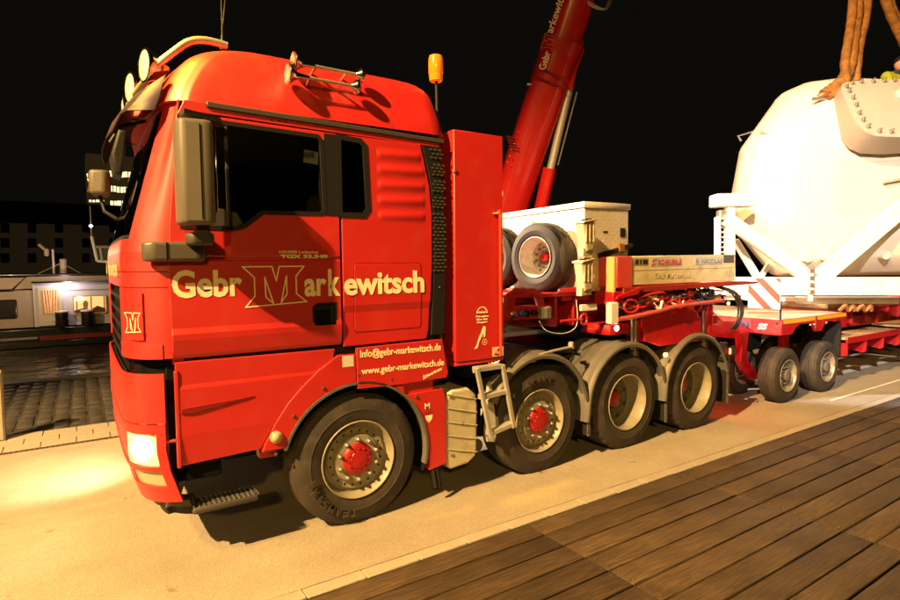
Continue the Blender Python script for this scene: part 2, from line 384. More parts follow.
# pale flagstones, then rows of dark setts up to the quay edge
fs = tag(box('footway', -9, 14, 4.0, 4.8, -.05, -.008, jointm, None, 0), kind='structure')
for j in range(3):
    for i in range(34):
        x = -5.2 + i * .36 + (j % 2) * .18
        box('flagstone', x + .004, x + .356, 4.004 + j * .265, 4.261 + j * .265, -.04, .002 + random.uniform(-.003, .003), stonem, fs, .004)
setts = tag(box('sett_paving', -14, 26, 4.8, 8.7, -.08, -.02, jointm, None, 0), kind='structure')
sme = []
for k in range(6):
    bm = bmesh.new(); add_box(bm, -.091, .091, -.165, .165, -.05, 0, .018, seg=1)
    for v in bm.verts: v.co += noise.noise_vector(v.co * 9 + Vector((k * 7, 0, 0))) * .006
    me = bpy.data.meshes.new('sett'); 
    for f in bm.faces: f.smooth = True
    bm.to_mesh(me); bm.free(); me.materials.append(cobm); sme.append(me)
for i in range(24):
    for j in range(11):
        o = bpy.data.objects.new('sett', random.choice(sme)); C.objects.link(o); o.parent = setts
        o.location = Vector((-5.0 + i * .205 + random.uniform(-.006, .006), 5.0 + j * .355 + (i % 2) * .17 + random.uniform(-.01, .01), .002 + random.uniform(-.012, .006))) - setts.location
        o.rotation_euler = (random.uniform(-.03, .03), random.uniform(-.04, .04), random.uniform(-.02, .02) + (PI if random.random() < .5 else 0))
cop = tag(box('quay_edge', -60, 90, 8.7, 9.05, -1.4, .03, mat('dark_coping', (.06, .05, .035), .7, 0, 0, .3, 12), None, .02), kind='structure')
# wet harbour water
wm = bpy.data.materials.new('harbour_water'); wm.use_nodes = True; n = wm.node_tree.nodes; l = wm.node_tree.links; b = n['Principled BSDF']
b.inputs['Base Color'].default_value = (.006, .006, .005, 1); b.inputs['Roughness'].default_value = .08; b.inputs['IOR'].default_value = 1.33
t = n.new('ShaderNodeTexNoise'); t.inputs['Scale'].default_value = 1.3; t.inputs['Detail'].default_value = 5; tc = n.new('ShaderNodeTexCoord'); l.new(tc.outputs['Object'], t.inputs['Vector'])
bp = n.new('ShaderNodeBump'); bp.inputs['Strength'].default_value = .45; bp.inputs['Distance'].default_value = .15; l.new(t.outputs['Fac'], bp.inputs['Height']); l.new(bp.outputs['Normal'], b.inputs['Normal'])
sheet('water', -400, 500, 9.06, 60, -1.5, wm, .1)
sheet('far_shore', -400, 500, 60, 400, -.6, quaydark, 1)
# the timber deck, board by board
deck = tag(box('timber_deck', -9, 22, -9.6, -.785, -.22, -.05, blackin, None, 0), kind='structure')
pm = {}
def plank_mesh(L):
    k = round(L, 2)
    if k not in pm:
        bm = bmesh.new(); add_box(bm, -L / 2, L / 2, -.0975, .0975, -.028, 0, .004, seg=2)
        me = bpy.data.meshes.new('plank')
        for f in bm.faces: f.smooth = True
        for e in bm.edges:
            if e.calc_face_angle(0) > R(40): e.smooth = False
        bm.to_mesh(me); bm.free(); me.materials.append(woodm); pm[k] = me
    return pm[k]
def plank(x, L, y, z=.0):
    o = bpy.data.objects.new('plank', plank_mesh(L)); C.objects.link(o); o.parent = deck
    o.location = Vector((x + L / 2, y, z + random.uniform(-.002, .002))) - deck.location
    o.rotation_euler = (random.uniform(-.004, .004), 0, random.uniform(-.0008, .0008) + (PI if random.random() < .5 else 0))
nail = bmesh.new()
for j in range(26):
    y = -.893 - j * .213
    for i in range(-2, 7):
        x0 = 1.12 + i * 1.96 + random.uniform(-.004, .004)
        L = 1.95
        if j > 14 and (i < -1 or i > 4): continue
        plank(x0, L, y)
        for dx in (.03, L - .03):
            for dy in (-.06, .06): add_lathe(nail, [(.0028, 0), (.0028, .003), (0, .003)], T(x0 + dx, y + dy, .0), 6)
o = finish(nail, 'deck_screw', steel, deck, 0); tag(o, kind='stuff')
# the road's pale painted line near the low loader
sheet('road_marking', 8.6, 14.5, .55, 1.5, .004, mat('white_road_paint', (.72, .70, .62), .7, 0, 0, .1, 60, .1, 6), .002)
sheet('road_marking', 7.6, 15, -.30, -.26, .004, MAT['white_road_paint'], .002)

# ------------------------------------------------------------------ wheels
def holed_ring(bm, r0, r1, n, hr, rm, h, M, dep=.03):
    """flat ring between r0 and r1 with n round holes of radius hr at radius rm, walls dep deep"""
    m = 8; seg = 2 * PI / n
    for i in range(n):
        a0 = i * seg; ac = a0 + seg / 2; da = seg / 2
        P = []
        per = [(r1, 0), (r1, -1), (rm, -1), (r0, -1), (r0, 0), (r0, 1), (rm, 1), (r1, 1)]
        for k, (rr, s) in enumerate(per):
            a = ac + s * da; P.append((rr * math.cos(a), rr * math.sin(a)))
        cx, cyy = rm * math.cos(ac), rm * math.sin(ac)
        H = []
        for k in range(8):
            a = ac - k * 2 * PI / 8; H.append((cx + hr * math.cos(a), cyy + hr * math.sin(a)))
        pv = [bm.verts.new(M @ Vector((*p, h))) for p in P]; hv = [bm.verts.new(M @ Vector((*p, h))) for p in H]; dv = [bm.verts.new(M @ Vector((*p, h - dep))) for p in H]
        for k in range(8):
            k2 = (k + 1) % 8
            bm.faces.new((pv[k], pv[k2], hv[k2], hv[k])); bm.faces.new((hv[k], hv[k2], dv[k2], dv[k]))
    bmesh.ops.remove_doubles(bm, verts=bm.verts[:], dist=.0004)
def wheel(parent, c, Rr=.535, Wd=.30, kind='front', steer=0, label=None, rz=0, rimmat=None, lug=False, dual=False):
    w = sub_empty('wheel', c, parent) if parent else None
    M = T(*c) @ Matrix.Rotation(steer, 4, 'Z') @ Matrix.Rotation(R(90), 4, 'X')   # local z -> -y (outwards)
    rm = rimmat or rimm; rf = Rr * .585
    # tyre: profile from the outer bead over the tread to the inner bead
    s = Rr / .535; Wt = Wd
    def tyre(off, nm='tyre'):
        half = [(rf - .004, -.012), (rf + .012, .004), (rf + .05 * s, .012), (rf + .085 * s, .016), (rf + .088 * s, .0185), (rf + .096 * s, .0185), (rf + .099 * s, .016), (rf + .15 * s, .006), (rf + .185 * s, -.006), (Rr - .022, -.016), (Rr - .006, -.028), (Rr, -.046)]
        prof = [(r, h) for r, h in half]
        g = [.27, .43, .57, .73]
        for q in g:
            hc = -.046 - (Wt - .076) * q; prof += [(Rr, hc + .009), (Rr - .012, hc + .006), (Rr - .012, hc - .006), (Rr, hc - .009)]
        prof += [(r, -Wt - h + .016) for r, h in half[::-1]]
        prof = [(r, h - .004 + off) for r, h in prof]
        n = 120
        def mod(i, k):
            r = prof[i][0]
            if r > Rr - .03:
                if lug: return -.016 if (k % 4 == 3 and (i <= 13 or i >= len(prof) - 14)) else 0
                return -.004 if (k % 3 == 2 and (i in (9, 10, 11) or i in (len(prof) - 10, len(prof) - 11, len(prof) - 12))) else 0
            return 0
        return lathe(nm, prof, M, rubber, w, n, mod, 28)
    tyre(0)
    if dual: tyre(-Wd - .04)
    if kind == 'front':
        o = lathe('rim', [(rf - .004, -.006), (rf + .004, .006), (rf - .004, .012), (rf - .014, .004), (rf - .022, -.03), (rf - .034, -.05), (rf - .038, -.072), (.245 * s, -.075), (.243 * s, -.055)], M, rm, w, 64)
        bm = bmesh.new(); holed_ring(bm, .198 * s, .246 * s, 20, .0125 * s, .223 * s, -.055, M); finish(bm, 'rim_disc', rm, w, 40)
        lathe('rim_flange', [(.2 * s, -.055), (.198 * s, -.036), (.188 * s, -.026), (.15 * s, -.024), (.13 * s, -.024), (.12 * s, -.05)], M, rm, w, 48)
        lathe('hub', [(.131 * s, -.06), (.131 * s, -.015), (.125 * s, -.006), (.095 * s, .004), (.075 * s, .006), (.07 * s, .012), (.03 * s, .016), (0, .018)], M, hubred, w, 40)
        bm = bmesh.new()
        for k in range(12):
            a = 2 * PI * k / 12; add_lathe(bm, [(.008, 0), (.008, .012), (0, .013)], M @ T(.09 * s * math.cos(a), .09 * s * math.sin(a), .003), 6)
        finish(bm, 'hub_bolt', hubred, w, 30)
        for k in range(10):
            a = 2 * PI * (k + .5) / 10
            N = M @ T(.163 * s * math.cos(a), .163 * s * math.sin(a), -.025)
            lathe('wheel_nut', [(.020, 0), (.020, .006), (.0155, .008), (.0155, .030), (.009, .036), (.009, .046), (0, .046)], N, steel, w, 6, None, 20)
        lathe('brake_drum', [(.23 * s, -.2), (.23 * s, -.14), (0, -.14)], M, blackin, w, 24)
    elif kind == 'drive':
        dp = -.215 if Rr > .5 else -.16
        lathe('rim', [(rf - .004, -.006), (rf + .004, .006), (rf - .004, .012), (rf - .014, .004), (rf - .022, -.025), (rf - .03, -.06), (rf - .032, -.10), (rf - .045, dp + .02), (rf - .06, dp)], M, rm, w, 64)
        bm = bmesh.new(); holed_ring(bm, .175 * s, rf - .058, 8, .031 * s, .215 * s, dp, M, .06); finish(bm, 'rim_disc', MAT['rim_dark_steel'], w, 40)
        lathe('rim_flange', [(.178 * s, dp), (.172 * s, dp - .012), (.12 * s, dp - .012)], M, MAT['rim_dark_steel'], w, 40)
        lathe('hub', [(.10 * s, dp - .02), (.098 * s, dp + .015), (.085 * s, dp + .03), (.04 * s, dp + .035), (0, dp + .04)], M, hubred, w, 40)
        for k in range(10):
            a = 2 * PI * (k + .5) / 10
            lathe('wheel_nut', [(.018, 0), (.018, .02), (.009, .026), (.009, .036), (0, .036)], M @ T(.155 * s * math.cos(a), .155 * s * math.sin(a), dp - .012), MAT['rim_dark_steel'], w, 6, None, 20)
        lathe('brake_drum', [(.23 * s, dp - .1), (.23 * s, dp - .06), (0, dp - .06)], M, blackin, w, 24)
    elif kind == 'small':   # low loader wheel
        lathe('rim', [(rf - .004, -.006), (rf + .004, .006), (rf - .004, .012), (rf - .012, .004), (rf - .018, -.03), (rf - .03, -.07), (rf - .04, -.085), (.165, -.088), (.15, -.06), (.10, -.055)], M, MAT['rim_dusty_steel'], w, 48)
        lathe('hub', [(.085, -.06), (.085, .0), (.07, .012), (.03, .016), (0, .018)], M, MAT['rim_dark_steel'], w, 24)
        for k in range(10):
            a = 2 * PI * k / 10
            lathe('wheel_nut', [(.016, 0), (.014, .022), (.006, .03), (0, .03)], M @ T(.12 * math.cos(a), .12 * math.sin(a), -.055), steel, w, 6, None, 20)
    return w
mat('rim_dusty_steel', (.30, .26, .18), .5, .3, 0, .05, 30, .15, 9, dirt=(.1, .06, .03), dscale=12, damt=.7)

# ------------------------------------------------------------------ the tractor
TR = thing('tractor_truck', (0, 1.25, 0), 'red heavy haulage tractor with four axles and cream company lettering on the door', 'truck')
AX = [(0, 'front'), (1.98, 'front'), (3.31, 'drive'), (4.62, 'drive')]
wl = []
for i, (x, k) in enumerate(AX):
    wl.append(wheel(TR, (x, 0.012, .532), .545, .31, k, lug=(i > 1), dual=(i > 1), rimmat=rimm if i < 2 else MAT['rim_cream_steel']))
# far side wheels of the same axles
for i, (x, k) in enumerate(AX):
    c = copy_tree(wl[i], TR); c.location = Vector((x, 2.49, .532)) - TR.location; c.rotation_euler = (0, 0, PI)
# raised sidewall letters on the front and second tyre
def arc_letters(s, cx, cz, r, a0, step, h, parent, y=-.0165, m=rubber):
    for k, ch in enumerate(s):
        if ch == ' ': continue
        a = R(a0 - k * step)
        M = T(cx, y, cz) @ Matrix.Rotation(-a + PI / 2, 4, 'Y') @ T(-h * .35, 0, r) @ MSIDE
        text(ch, m, parent, M, h * .72, h, bold=.02, name='tyre_letter', thick=.004)
arc_letters('TEAMSTAR', 0, .532, .395, 262, 9.5, .07, wl[0], m=MAT['tyre_rubber'])
arc_letters('SMART', 1.98, .532, .405, 112, 9, .06, wl[1], m=MAT['tyre_rubber'])

# chassis
for y in (.72, 1.66): box('frame_rail', -.9, 5.35, y, y + .09, .72, .98, dplast, TR, .006)
for x in (.9, 1.5, 2.6, 3.95, 5.2): box('cross_member', x, x + .1, .81, 1.66, .76, .94, dplast, TR, .006)
for x, _ in AX: tube('axle', [(x, .32, .54), (x, 2.18, .54)], .085, dplast, TR, 12)
box('engine', -.9, .6, .85, 1.6, .45, 1.2, blackin, TR, .03)
box('deck_plate', 1.52, 2.55, .15, 2.35, 1.02, 1.055, dplast, TR, .004)
box('deck_plate', 2.62, 5.2, .40, 2.10, 1.10, 1.135, MAT['black_plastic'], TR, .004)
lathe('fifth_wheel', [(.0, .06), (.48, .055), (.55, .02), (.56, -.03), (0, -.03)], T(3.9, 1.25, 1.30), MAT['black_plastic'], TR, 32)
box('fifth_wheel_base', 3.5, 4.4, .75, 1.75, 1.13, 1.28, black, TR, .01)

# --- cab inner shell
inner = mat('cab_trim', (.12, .085, .06), .8)
o = prism('cab_inner_side', [(-1.28, 1.1), (.80, 1.1), (.80, 3.22), (-1.20, 3.22), (-1.27, 2.5)], .022, .05, blackin, TR, 'y', 0)
WIN = [(-1.255, 2.39), (-.90, 2.385), (-.845, 2.405), (-.72, 2.505), (-.27, 2.515), (-.245, 2.54), (-.26, 3.07), (-.29, 3.10), (-1.13, 3.12), (-1.17, 3.10)]
WIN2 = [(-.11, 2.53), (.075, 2.53), (.105, 2.57), (.085, 3.06), (.05, 3.09), (-.11, 3.10)]
def wincut(P, grow=0):
    b = bmesh.new(); add_prism(b, P, -.2, .2, 'y'); return b
b = wincut(WIN); add_prism(b, WIN2, -.2, .2, 'y'); add_prism(b, arc(0, .53, .64, 0, 360, 40)[:-1], -.2, .4, 'y'); cut(o, b)
o2 = prism('cab_inner_side', [(-1.28, 1.1), (.80, 1.1), (.80, 3.22), (-1.20, 3.22), (-1.27, 2.5)], 2.39, 2.42, blackin, TR, 'y', 0)
box('cab_floor', -1.45, .8, .05, 2.39, 1.18, 1.24, blackin, TR, 0)
box('cab_rear_wall', .79, .845, .02, 2.42, 1.1, 3.25, dplast, TR, .02)
box('cab_ceiling', -1.2, .8, .05, 2.39, 3.20, 3.225, inner, TR, 0)
box('dashboard', -1.42, -1.02, .12, 2.3, 1.9, 2.22, inner, TR, .06, seg=3)
for y0 in (.38, 1.5):
    box('seat', -.55, -.05, y0, y0 + .52, 1.75, 1.92, inner, TR, .05, seg=3)
    box('seat_backrest', -.10, .06, y0 + .02, y0 + .50, 1.90, 2.75, inner, TR, .06, seg=3)
tube('seat_belt', spline([(-.2, .10, 3.0), (-.23, .12, 2.75), (-.20, .14, 2.5), (-.16, .18, 2.3)], 4), .018, mat('belt_grey', (.35, .33, .3), .7), TR, 6)
M = T(-.86, .64, 2.18) @ Matrix.Rotation(R(-62), 4, 'Y')
bm = bmesh.new(); add_tube(bm, [M @ Vector((.21 * math.cos(a * PI / 16), .21 * math.sin(a * PI / 16), 0)) for a in range(33)], .016, 8, False); add_tube(bm, [M @ Vector((-.2, 0, 0)), M @ Vector((.2, 0, 0))], .016, 8)
finish(bm, 'steering_wheel', inner, TR)
box('bunk', .2, .78, .1, 2.3, 2.0, 2.16, inner, TR, .04)

# --- side skin panels (real gaps between them)
def panel(name, poly, y0=-.004, y1=.014, m=red, bev=.006, holes=(), ex=None, zs=(), fn=None, seg=2, parent=TR):
    o = prism(name, poly, y0, y1, m, parent, 'y', bev, seg=seg)
    if holes or ex:
        b = bmesh.new()
        for h in holes: add_prism(b, h, -.3, .3, 'y')
        if ex: ex(b)
        cut(o, b)
    if fn: warp(o, zs, fn)
    return o
def door_fn(x, z):
    pts = [(1.40, .045), (1.47, .040), (1.52, .006), (1.62, -.010), (1.66, -.012), (1.70, -.001), (2.10, 0), (2.155, 0), (2.165, .009), (2.185, .009), (2.195, 0), (3.2, 0)]
    if z <= pts[0][0]: return pts[0][1]
    for (a, b), (c, d) in zip(pts, pts[1:]):
        if z <= c: return b + (d - b) * (z - a) / (c - a)
    return 0
DZ = (1.47, 1.52, 1.58, 1.62, 1.66, 1.70, 2.10, 2.155, 2.165, 2.185, 2.195)
G = .006
DOOR = [(-1.345, 1.45), (-.16, 1.425), (-.128, 1.47), (-.128, 3.135), (-1.18, 3.155), (-1.235, 3.12), (-1.255, 3.04), (-1.30, 2.78), (-1.335, 2.40), (-1.352, 2.1)]
HANDLE = [(-.345, 1.655), (-.175, 1.655), (-.175, 1.825), (-.325, 1.825), (-.36, 1.80), (-.36, 1.68)]
door = panel('door', DOOR, holes=(WIN, HANDLE), zs=DZ, fn=door_fn)
tag(door, 'driver door with large cream company lettering and open mirror shadow')
# window rubber frame, glass and the black window surround
def ringpoly(name, P, Q, y0, y1, m, parent):
    bm = bmesh.new(); n = len(P)
    a = [bm.verts.new((p[0], y0, p[1])) for p in P]; b_ = [bm.verts.new((q[0], y0, q[1])) for q in Q]
    c = [bm.verts.new((p[0], y1, p[1])) for p in P]; d = [bm.verts.new((q[0], y1, q[1])) for q in Q]
    for i in range(n):
        j = (i + 1) % n
        bm.faces.new((a[i], a[j], b_[j], b_[i])); bm.faces.new((c[i], d[i], d[j], c[j])); bm.faces.new((b_[i], b_[j], d[j], d[i])); bm.faces.new((a[i], c[i], c[j], a[j]))
    return finish(bm, name, m, parent)
def offset_poly(P, d):
    n = len(P); out = []
    ar = sum(P[i][0] * P[(i + 1) % n][1] - P[(i + 1) % n][0] * P[i][1] for i in range(n))
    sg = 1 if ar > 0 else -1
    for i in range(n):
        p0, p1, p2 = Vector(P[i - 1]), Vector(P[i]), Vector(P[(i + 1) % n])
        e1 = (p1 - p0).normalized(); e2 = (p2 - p1).normalized()
        n1 = Vector((e1.y, -e1.x)) * sg; n2 = Vector((e2.y, -e2.x)) * sg
        b = (n1 + n2).normalized(); k = d / max(.4, b.dot(n1)); out.append(tuple(p1 + b * k))
    return out
ringpoly('window_frame', offset_poly(WIN, .014), offset_poly(WIN, -.016), -.008, .03, black, door)
prism('window_pane', offset_poly(WIN, -.018), .012, .018, glass, door, 'y', 0)
box('pane_divider', -.965, -.945, -.004, .02, 2.40, 3.10, dplast, door, .002)
prism('mirror_triangle', [(-1.25, 2.39), (-.95, 2.385), (-.86, 2.42), (-.90, 2.50), (-1.2, 2.56)], .0, .011, dplast, door, 'y', .002)
for x0, s in ((-.62, 0), (-.50, 0), (-.56, 1)): box('sticker', x0, x0 + (.012 if not s else .05), -.0055, -.004, 3.168, 3.178, wdark, door, 0) if False else None
# door handle, sunk in its recess
prism('handle_recess', HANDLE, .02, .03, blackin, door, 'y', 0)
box('door_handle', -.22, -.18, -.004, .018, 1.665, 1.815, black, door, .008, seg=2)
box('handle_grip', -.335, -.20, .004, .018, 1.775, 1.812, black, door, .006, seg=2)
ringpoly('handle_frame', offset_poly(HANDLE, .006), offset_poly(HANDLE, -.006), -.008, .02, black, door)
text('FRANK', wdark, door, T(-.395, .02, 2.93) @ Matrix.Rotation(R(-8), 4, 'Y') @ MSIDE, .09, .045, .02)
prism('window_plate', [(-.40, 2.90), (-.285, 2.89), (-.28, 2.985), (-.39, 2.995)], .0215, .024, stick, door, 'y', 0)
# lower door panel over the steps
STEP = [(-1.335, .745), (-.785, .765), (-.762, .80), (-.68, .945), (-.585, 1.075), (-.48, 1.18), (-.34, 1.30), (-.20, 1.385), (-.19, 1.46), (-1.335, 1.47)]
sp_ = panel('step_panel', STEP, .004, .024, zs=(.93, .96, 1.28, 1.31, 1.42, 1.445), fn=lambda x, z: (.0 if z > 1.3 else (-.006 if z > .94 else (-.006 + .014 * (.96 - z) / .2))))
prism('panel_edge', [(-1.342, .74), (-1.318, .74), (-1.318, 1.41), (-1.342, 1.41)], -.006, .03, red, sp_, 'y', .004)
prism('lip_shadow_wedge', [(-1.31, 1.115), (-1.24, 1.105), (-.82, 1.175), (-1.15, 1.16), (-1.31, 1.15)], -.012, .004, mat('darkened_red', (.20, .006, .005), .5), sp_, 'y', .003)  # dark wedge, the shadow of the panel lip put into its colour
# fender
A1 = [(math.cos(R(a)) * .645, .53 + math.sin(R(a)) * .645) for a in range(160, 14, -5)]
FEND = [(-.775, .745)] + [(-.755, .80), (-.673, .95), (-.575, 1.085), (-.47, 1.19), (-.33, 1.31), (-.19, 1.395), (-.165, 1.41), (-.02, 1.405), (-.02, 1.105), (.41, 1.098)] + [(.43, 1.02)] + [p for p in A1[::-1] if p[0] < .43 and p[1] > .75] + [(-.60, .745)]
fender = panel('front_fender', FEND, -.012, .02)
INFO = [(-.012, 1.12), (.40, 1.107), (.845, 1.112), (.862, 1.16), (.80, 1.46), (-.012, 1.452)]
info = panel('web_address_panel', INFO, -.02, .012)
RLOW = [(.432, 1.01), (.81, 1.015), (.838, .93), (.838, .335), (.665, .305), (.66, .53)] + [p for p in A1[::-1] if p[0] > .435 and p[1] > .54]
rlow = panel('rear_fender_panel', RLOW, -.008, .06)
box('bridge_panel', .40, .72, .01, .03, 1.0, 1.12, red, TR, .004)
for a in range(165, 15, -25):
    lathe('fender_bolt', [(.014, 0), (.014, .006), (.006, .012), (0, .012)], T(math.cos(R(a)) * .70, -.012 if a > 50 else -.008, .53 + math.sin(R(a)) * .70) @ Matrix.Rotation(R(90), 4, 'X'), dplast, TR, 8)
# arch edge strip and inner arch
bm = bmesh.new()
for (ra, rb, y0, y1) in ((.627, .647, -.020, .05),):
    P = [[(math.cos(R(a)) * r, y, .53 + math.sin(R(a)) * r) for (r, y) in ((rb, y0), (rb, y1), (ra, y1), (ra, y0))] for a in range(162, -18, -4)]
    V = [[bm.verts.new(p) for p in r] for r in P]
    for A_, B_ in zip(V, V[1:]):
        for k in range(4): bm.faces.new((A_[k], A_[(k + 1) % 4], B_[(k + 1) % 4], B_[k]))
finish(bm, 'arch_edge', MAT['grey_fender_plastic'], TR)
loft('arch_liner', [[(math.cos(R(a)) * .645, y, .53 + math.sin(R(a)) * .645) for y in (.0, .3, .62)] for a in range(166, -25, -6)], blackin, TR)
prism('arch_back', arc(0, .53, .66, -12, 166, 30), .60, .64, blackin, TR, 'y', 0)
# marker lamp on the fender
lathe('marker_lamp', [(.046, 0), (.046, .014), (.040, .018), (.036, .018), (.034, .022), (.02, .034), (0, .038)], T(-.675, -.012, .845) @ Matrix.Rotation(R(90), 4, 'X'), mat('amber_grey_lens', (.55, .40, .22), .2, 0, .6), TR, 24)
# rear side panel of the cab
def rp_fn(x, z): return 0 if z > 1.8 else (.012 * min(1, (1.8 - z) / .06))
RP = [(-.112, 1.47), (.655, 1.475), (.678, 1.55), (.715, 2.1), (.72, 2.55), (.695, 2.8), (.615, 3.135), (-.112, 3.135)]
POCK = [(-.02, 1.60), (0, 1.575), (.585, 1.575), (.605, 1.60), (.605, 2.11), (.585, 2.135), (0, 2.135), (-.02, 2.11)]
rp = panel('rear_side_panel', RP, holes=(WIN2,), zs=(1.74, 1.8), fn=rp_fn)
ringpoly('window_frame', offset_poly(WIN2, .035), offset_poly(WIN2, -.006), -.009, .03, black, rp)
prism('window_pane', offset_poly(WIN2, -.004), .004, .012, glassd, rp, 'y', 0)
pk = prism('locker_lid', offset_poly(POCK, -.004), -.0068, .0, red, rp, 'y', .004, seg=2); warp(pk, (1.74, 1.8), rp_fn)
gp = ringpoly('lid_seam', offset_poly(POCK, .003), offset_poly(POCK, -.004), -.005, .01, MAT['darkened_red'], rp); warp(gp, (1.74, 1.8), rp_fn)
for i in range(5):
    z = 3.025 - i * .125
    xr = .655 if i else .62
    loft('pressed_rib', [[(xx, -.0043 - hh * .5 * (1 + math.cos(PI * q / 5)), z + q * .011) for q in range(-5, 6)] for xx, hh in ((.200, 0), (.222, .006), (.24, .0105), (xr - .04, .0105), (xr - .02, .006), (xr, 0))], red, rp, smooth=80)
# B pillar
box('b_pillar', -.245, -.13, -.0065, .0, 2.50, 3.13, black, TR, .002)
# black air intake behind the cab side
vs = [(x + dx, z) for x, z, dx in ((.615, 3.18, 0), (.70, 2.85, 0), (.735, 2.5, 0), (.735, 2.1, 0), (.70, 1.5, 0), (.845, 1.5, 0), (.865, 2.1, 0), (.86, 2.5, 0), (.83, 2.9, 0), (.795, 3.15, 0))]
vent = prism('air_intake', vs, .0, .10, black, TR, 'y', .012, seg=2)
bm = bmesh.new()
for (z0, z1) in ((3.02, 3.12), (2.88, 2.99), (2.74, 2.85), (2.60, 2.71), (2.05, 2.57)):
    n = max(2, round((z1 - z0) / .030))
    for k in range(n):
        for j in range(3):
            z = z0 + (k + .5) * (z1 - z0) / n; cxx = .70 + .045 * j + (.5 * .045 if k % 2 else 0) + (.035 if z < 2.9 else .035 * (3.2 - z) / .3)
            add_prism(bm, [(cxx - .019, z), (cxx, z - .011), (cxx + .019, z), (cxx, z + .011)], -.0085, -.001, 'y')
tag(finish(bm, 'intake_mesh', mat('mesh_rib_grey', (.06, .052, .04), .5), vent, 0), kind='stuff')
lathe('bolt', [(.008, 0), (.008, .004), (0, .005)], T(.79, -.0, 1.92) @ Matrix.Rotation(R(90), 4, 'X'), steel, vent, 8)

# --- front corner, nose and windscreen: a rounded plan outline swept in height
def dx(z):
    if z < .8: return .30 * (.8 - z)
    if z < 2.25: return 0.0
    return .27 * (z - 2.25)
PL = [(-1.345, .0), (-1.40, .010), (-1.45, .034), (-1.50, .072), (-1.545, .125), (-1.58, .19), (-1.605, .27), (-1.618, .40), (-1.624, .70), (-1.626, 1.22)]
PLf = PL + [(x, 2.44 - y) for x, y in PL[-2::-1]]
def fp(i, z, inset=0, bulge=0):
    x, y = PLf[i]; j = min(i, len(PLf) - 1 - i); w = min(1, .35 + j * .2) if z > 2.25 else 1
    yy = y + (inset if y < 1.22 else -inset) * (1 if j < 5 else 0)
    return Vector((x + dx(z) * w + inset - bulge * min(1, j / 4), yy, z))
def strip(name, i0, i1, zs, m, inset=0, thick=.012, parent=TR, bulge=0, sub=3):
    rings = []
    for z in zs:
        pts = [fp(i, z, inset, bulge) for i in range(i0, i1 + 1)]
        rings.append(spline(pts, sub))
    return loft(name, rings, m, parent, thick=thick, smooth=50)
NP = len(PLf) - 1
zr = lambda a, b, n: [a + (b - a) * k / n for k in range(n + 1)]
pil = strip('front_pillar', 0, 5, zr(2.22, 3.235, 8), red)
strip('front_pillar', NP - 5, NP, zr(2.22, 3.235, 8), red)
strip('windscreen', 5, NP - 5, zr(2.30, 3.22, 6), glass, .012, .006)
strip('nose_panel', 5, NP - 5, zr(2.215, 2.31, 2), red, .002); strip('windscreen_base', 5, NP - 5, zr(2.30, 2.34, 1), black, .006)
strip('windscreen_header', 5, NP - 5, zr(3.20, 3.28, 2), red, 0)
nose = strip('nose_panel', 0, NP, zr(2.09, 2.22, 2), red)
strip('nose_panel', 0, NP, zr(1.985, 2.085, 2), red, .002)
corner = strip('corner_panel', 0, 7, zr(1.50, 1.98, 5) , red, .0)
strip('corner_panel', NP - 7, NP, zr(1.50, 1.98, 5), red, .0)
strip('corner_ledge', 1, 7, [1.50, 1.56, 1.60], red, -.006, .01, corner)
cl = strip('corner_lid', 3, 5, zr(1.63, 1.945, 3), red, -.010, .012, corner)
grille = strip('grille', 7, NP - 7, zr(1.30, 1.98, 4), blackin, .04)
for k in range(6):
    z = 1.36 + k * .105
    strip('grille_slat', 7, NP - 7, [z, z + .03], black, .012, .012, grille)
False and prism('grille_frame', [(-1.545, 1.32), (-1.515, 1.30), (-1.515, 1.97), (-1.545, 1.97)], .29, .345, black, grille, 'y', .006)
# corner below: recess, corner flap, bumper
strip('corner_recess', 1, 6, zr(1.36, 1.50, 2), blackin, .05)
strip('corner_recess', NP - 6, NP - 1, zr(1.36, 1.50, 2), blackin, .05)
flap = strip('corner_flap', 1, NP - 1, [1.06, 1.12, 1.25, 1.36, 1.40], red, .0, .014, bulge=.02)
bump = strip('bumper', 1, NP - 1, [.50, .53, .57, .61, .615], red, -.004, .02, bulge=.02)
bump2 = strip('bumper', 1, NP - 1, [.99, 1.03, 1.053], red, -.004, .02, bulge=.02)
strip('bumper_corner', 1, 1, [.5, 1.0], red) if False else None
o = strip('bumper_bar', 1, NP - 1, [.728, .745, .762], red, -.004, .02, bump, bulge=.02)
for a, b in ((6, NP - 6),): strip('bumper_centre', a, b, zr(.60, 1.0, 3), red, .004, .015, bump, bulge=.02)
def col(i0, i1, nm='bumper_edge'):
    return strip(nm, i0, i1, zr(.60, 1.0, 3), red, -.004, .02, bump, bulge=.02)
col(1, 2); col(NP - 2, NP - 1)
strip('lower_valance', 1, NP - 1, zr(.36, .505, 3), black, .07, .02, bulge=.01)
strip('lower_valance', 1, NP - 1, zr(.44, .49, 1), dplast, .035, .02, bulge=.01)
hl = strip('headlight_housing', 2, 6, zr(.76, 1.0, 3), rimw, .05, .01, bulge=.02)
strip('headlight_lens', 2, 6, zr(.77, .985, 3), mat('headlight_lens_lit', (.8, .7, .5), .15, 0, .5, emit=(1, .66, .28), estr=.3), .006, .004, hl, bulge=.02)
fogm = mat('fog_lamp_glass', (.42, .36, .22), .18, 0, .8)
strip('fog_lamp', 2, 6, zr(.62, .725, 2), fogm, .012, .01, bump, bulge=.02)
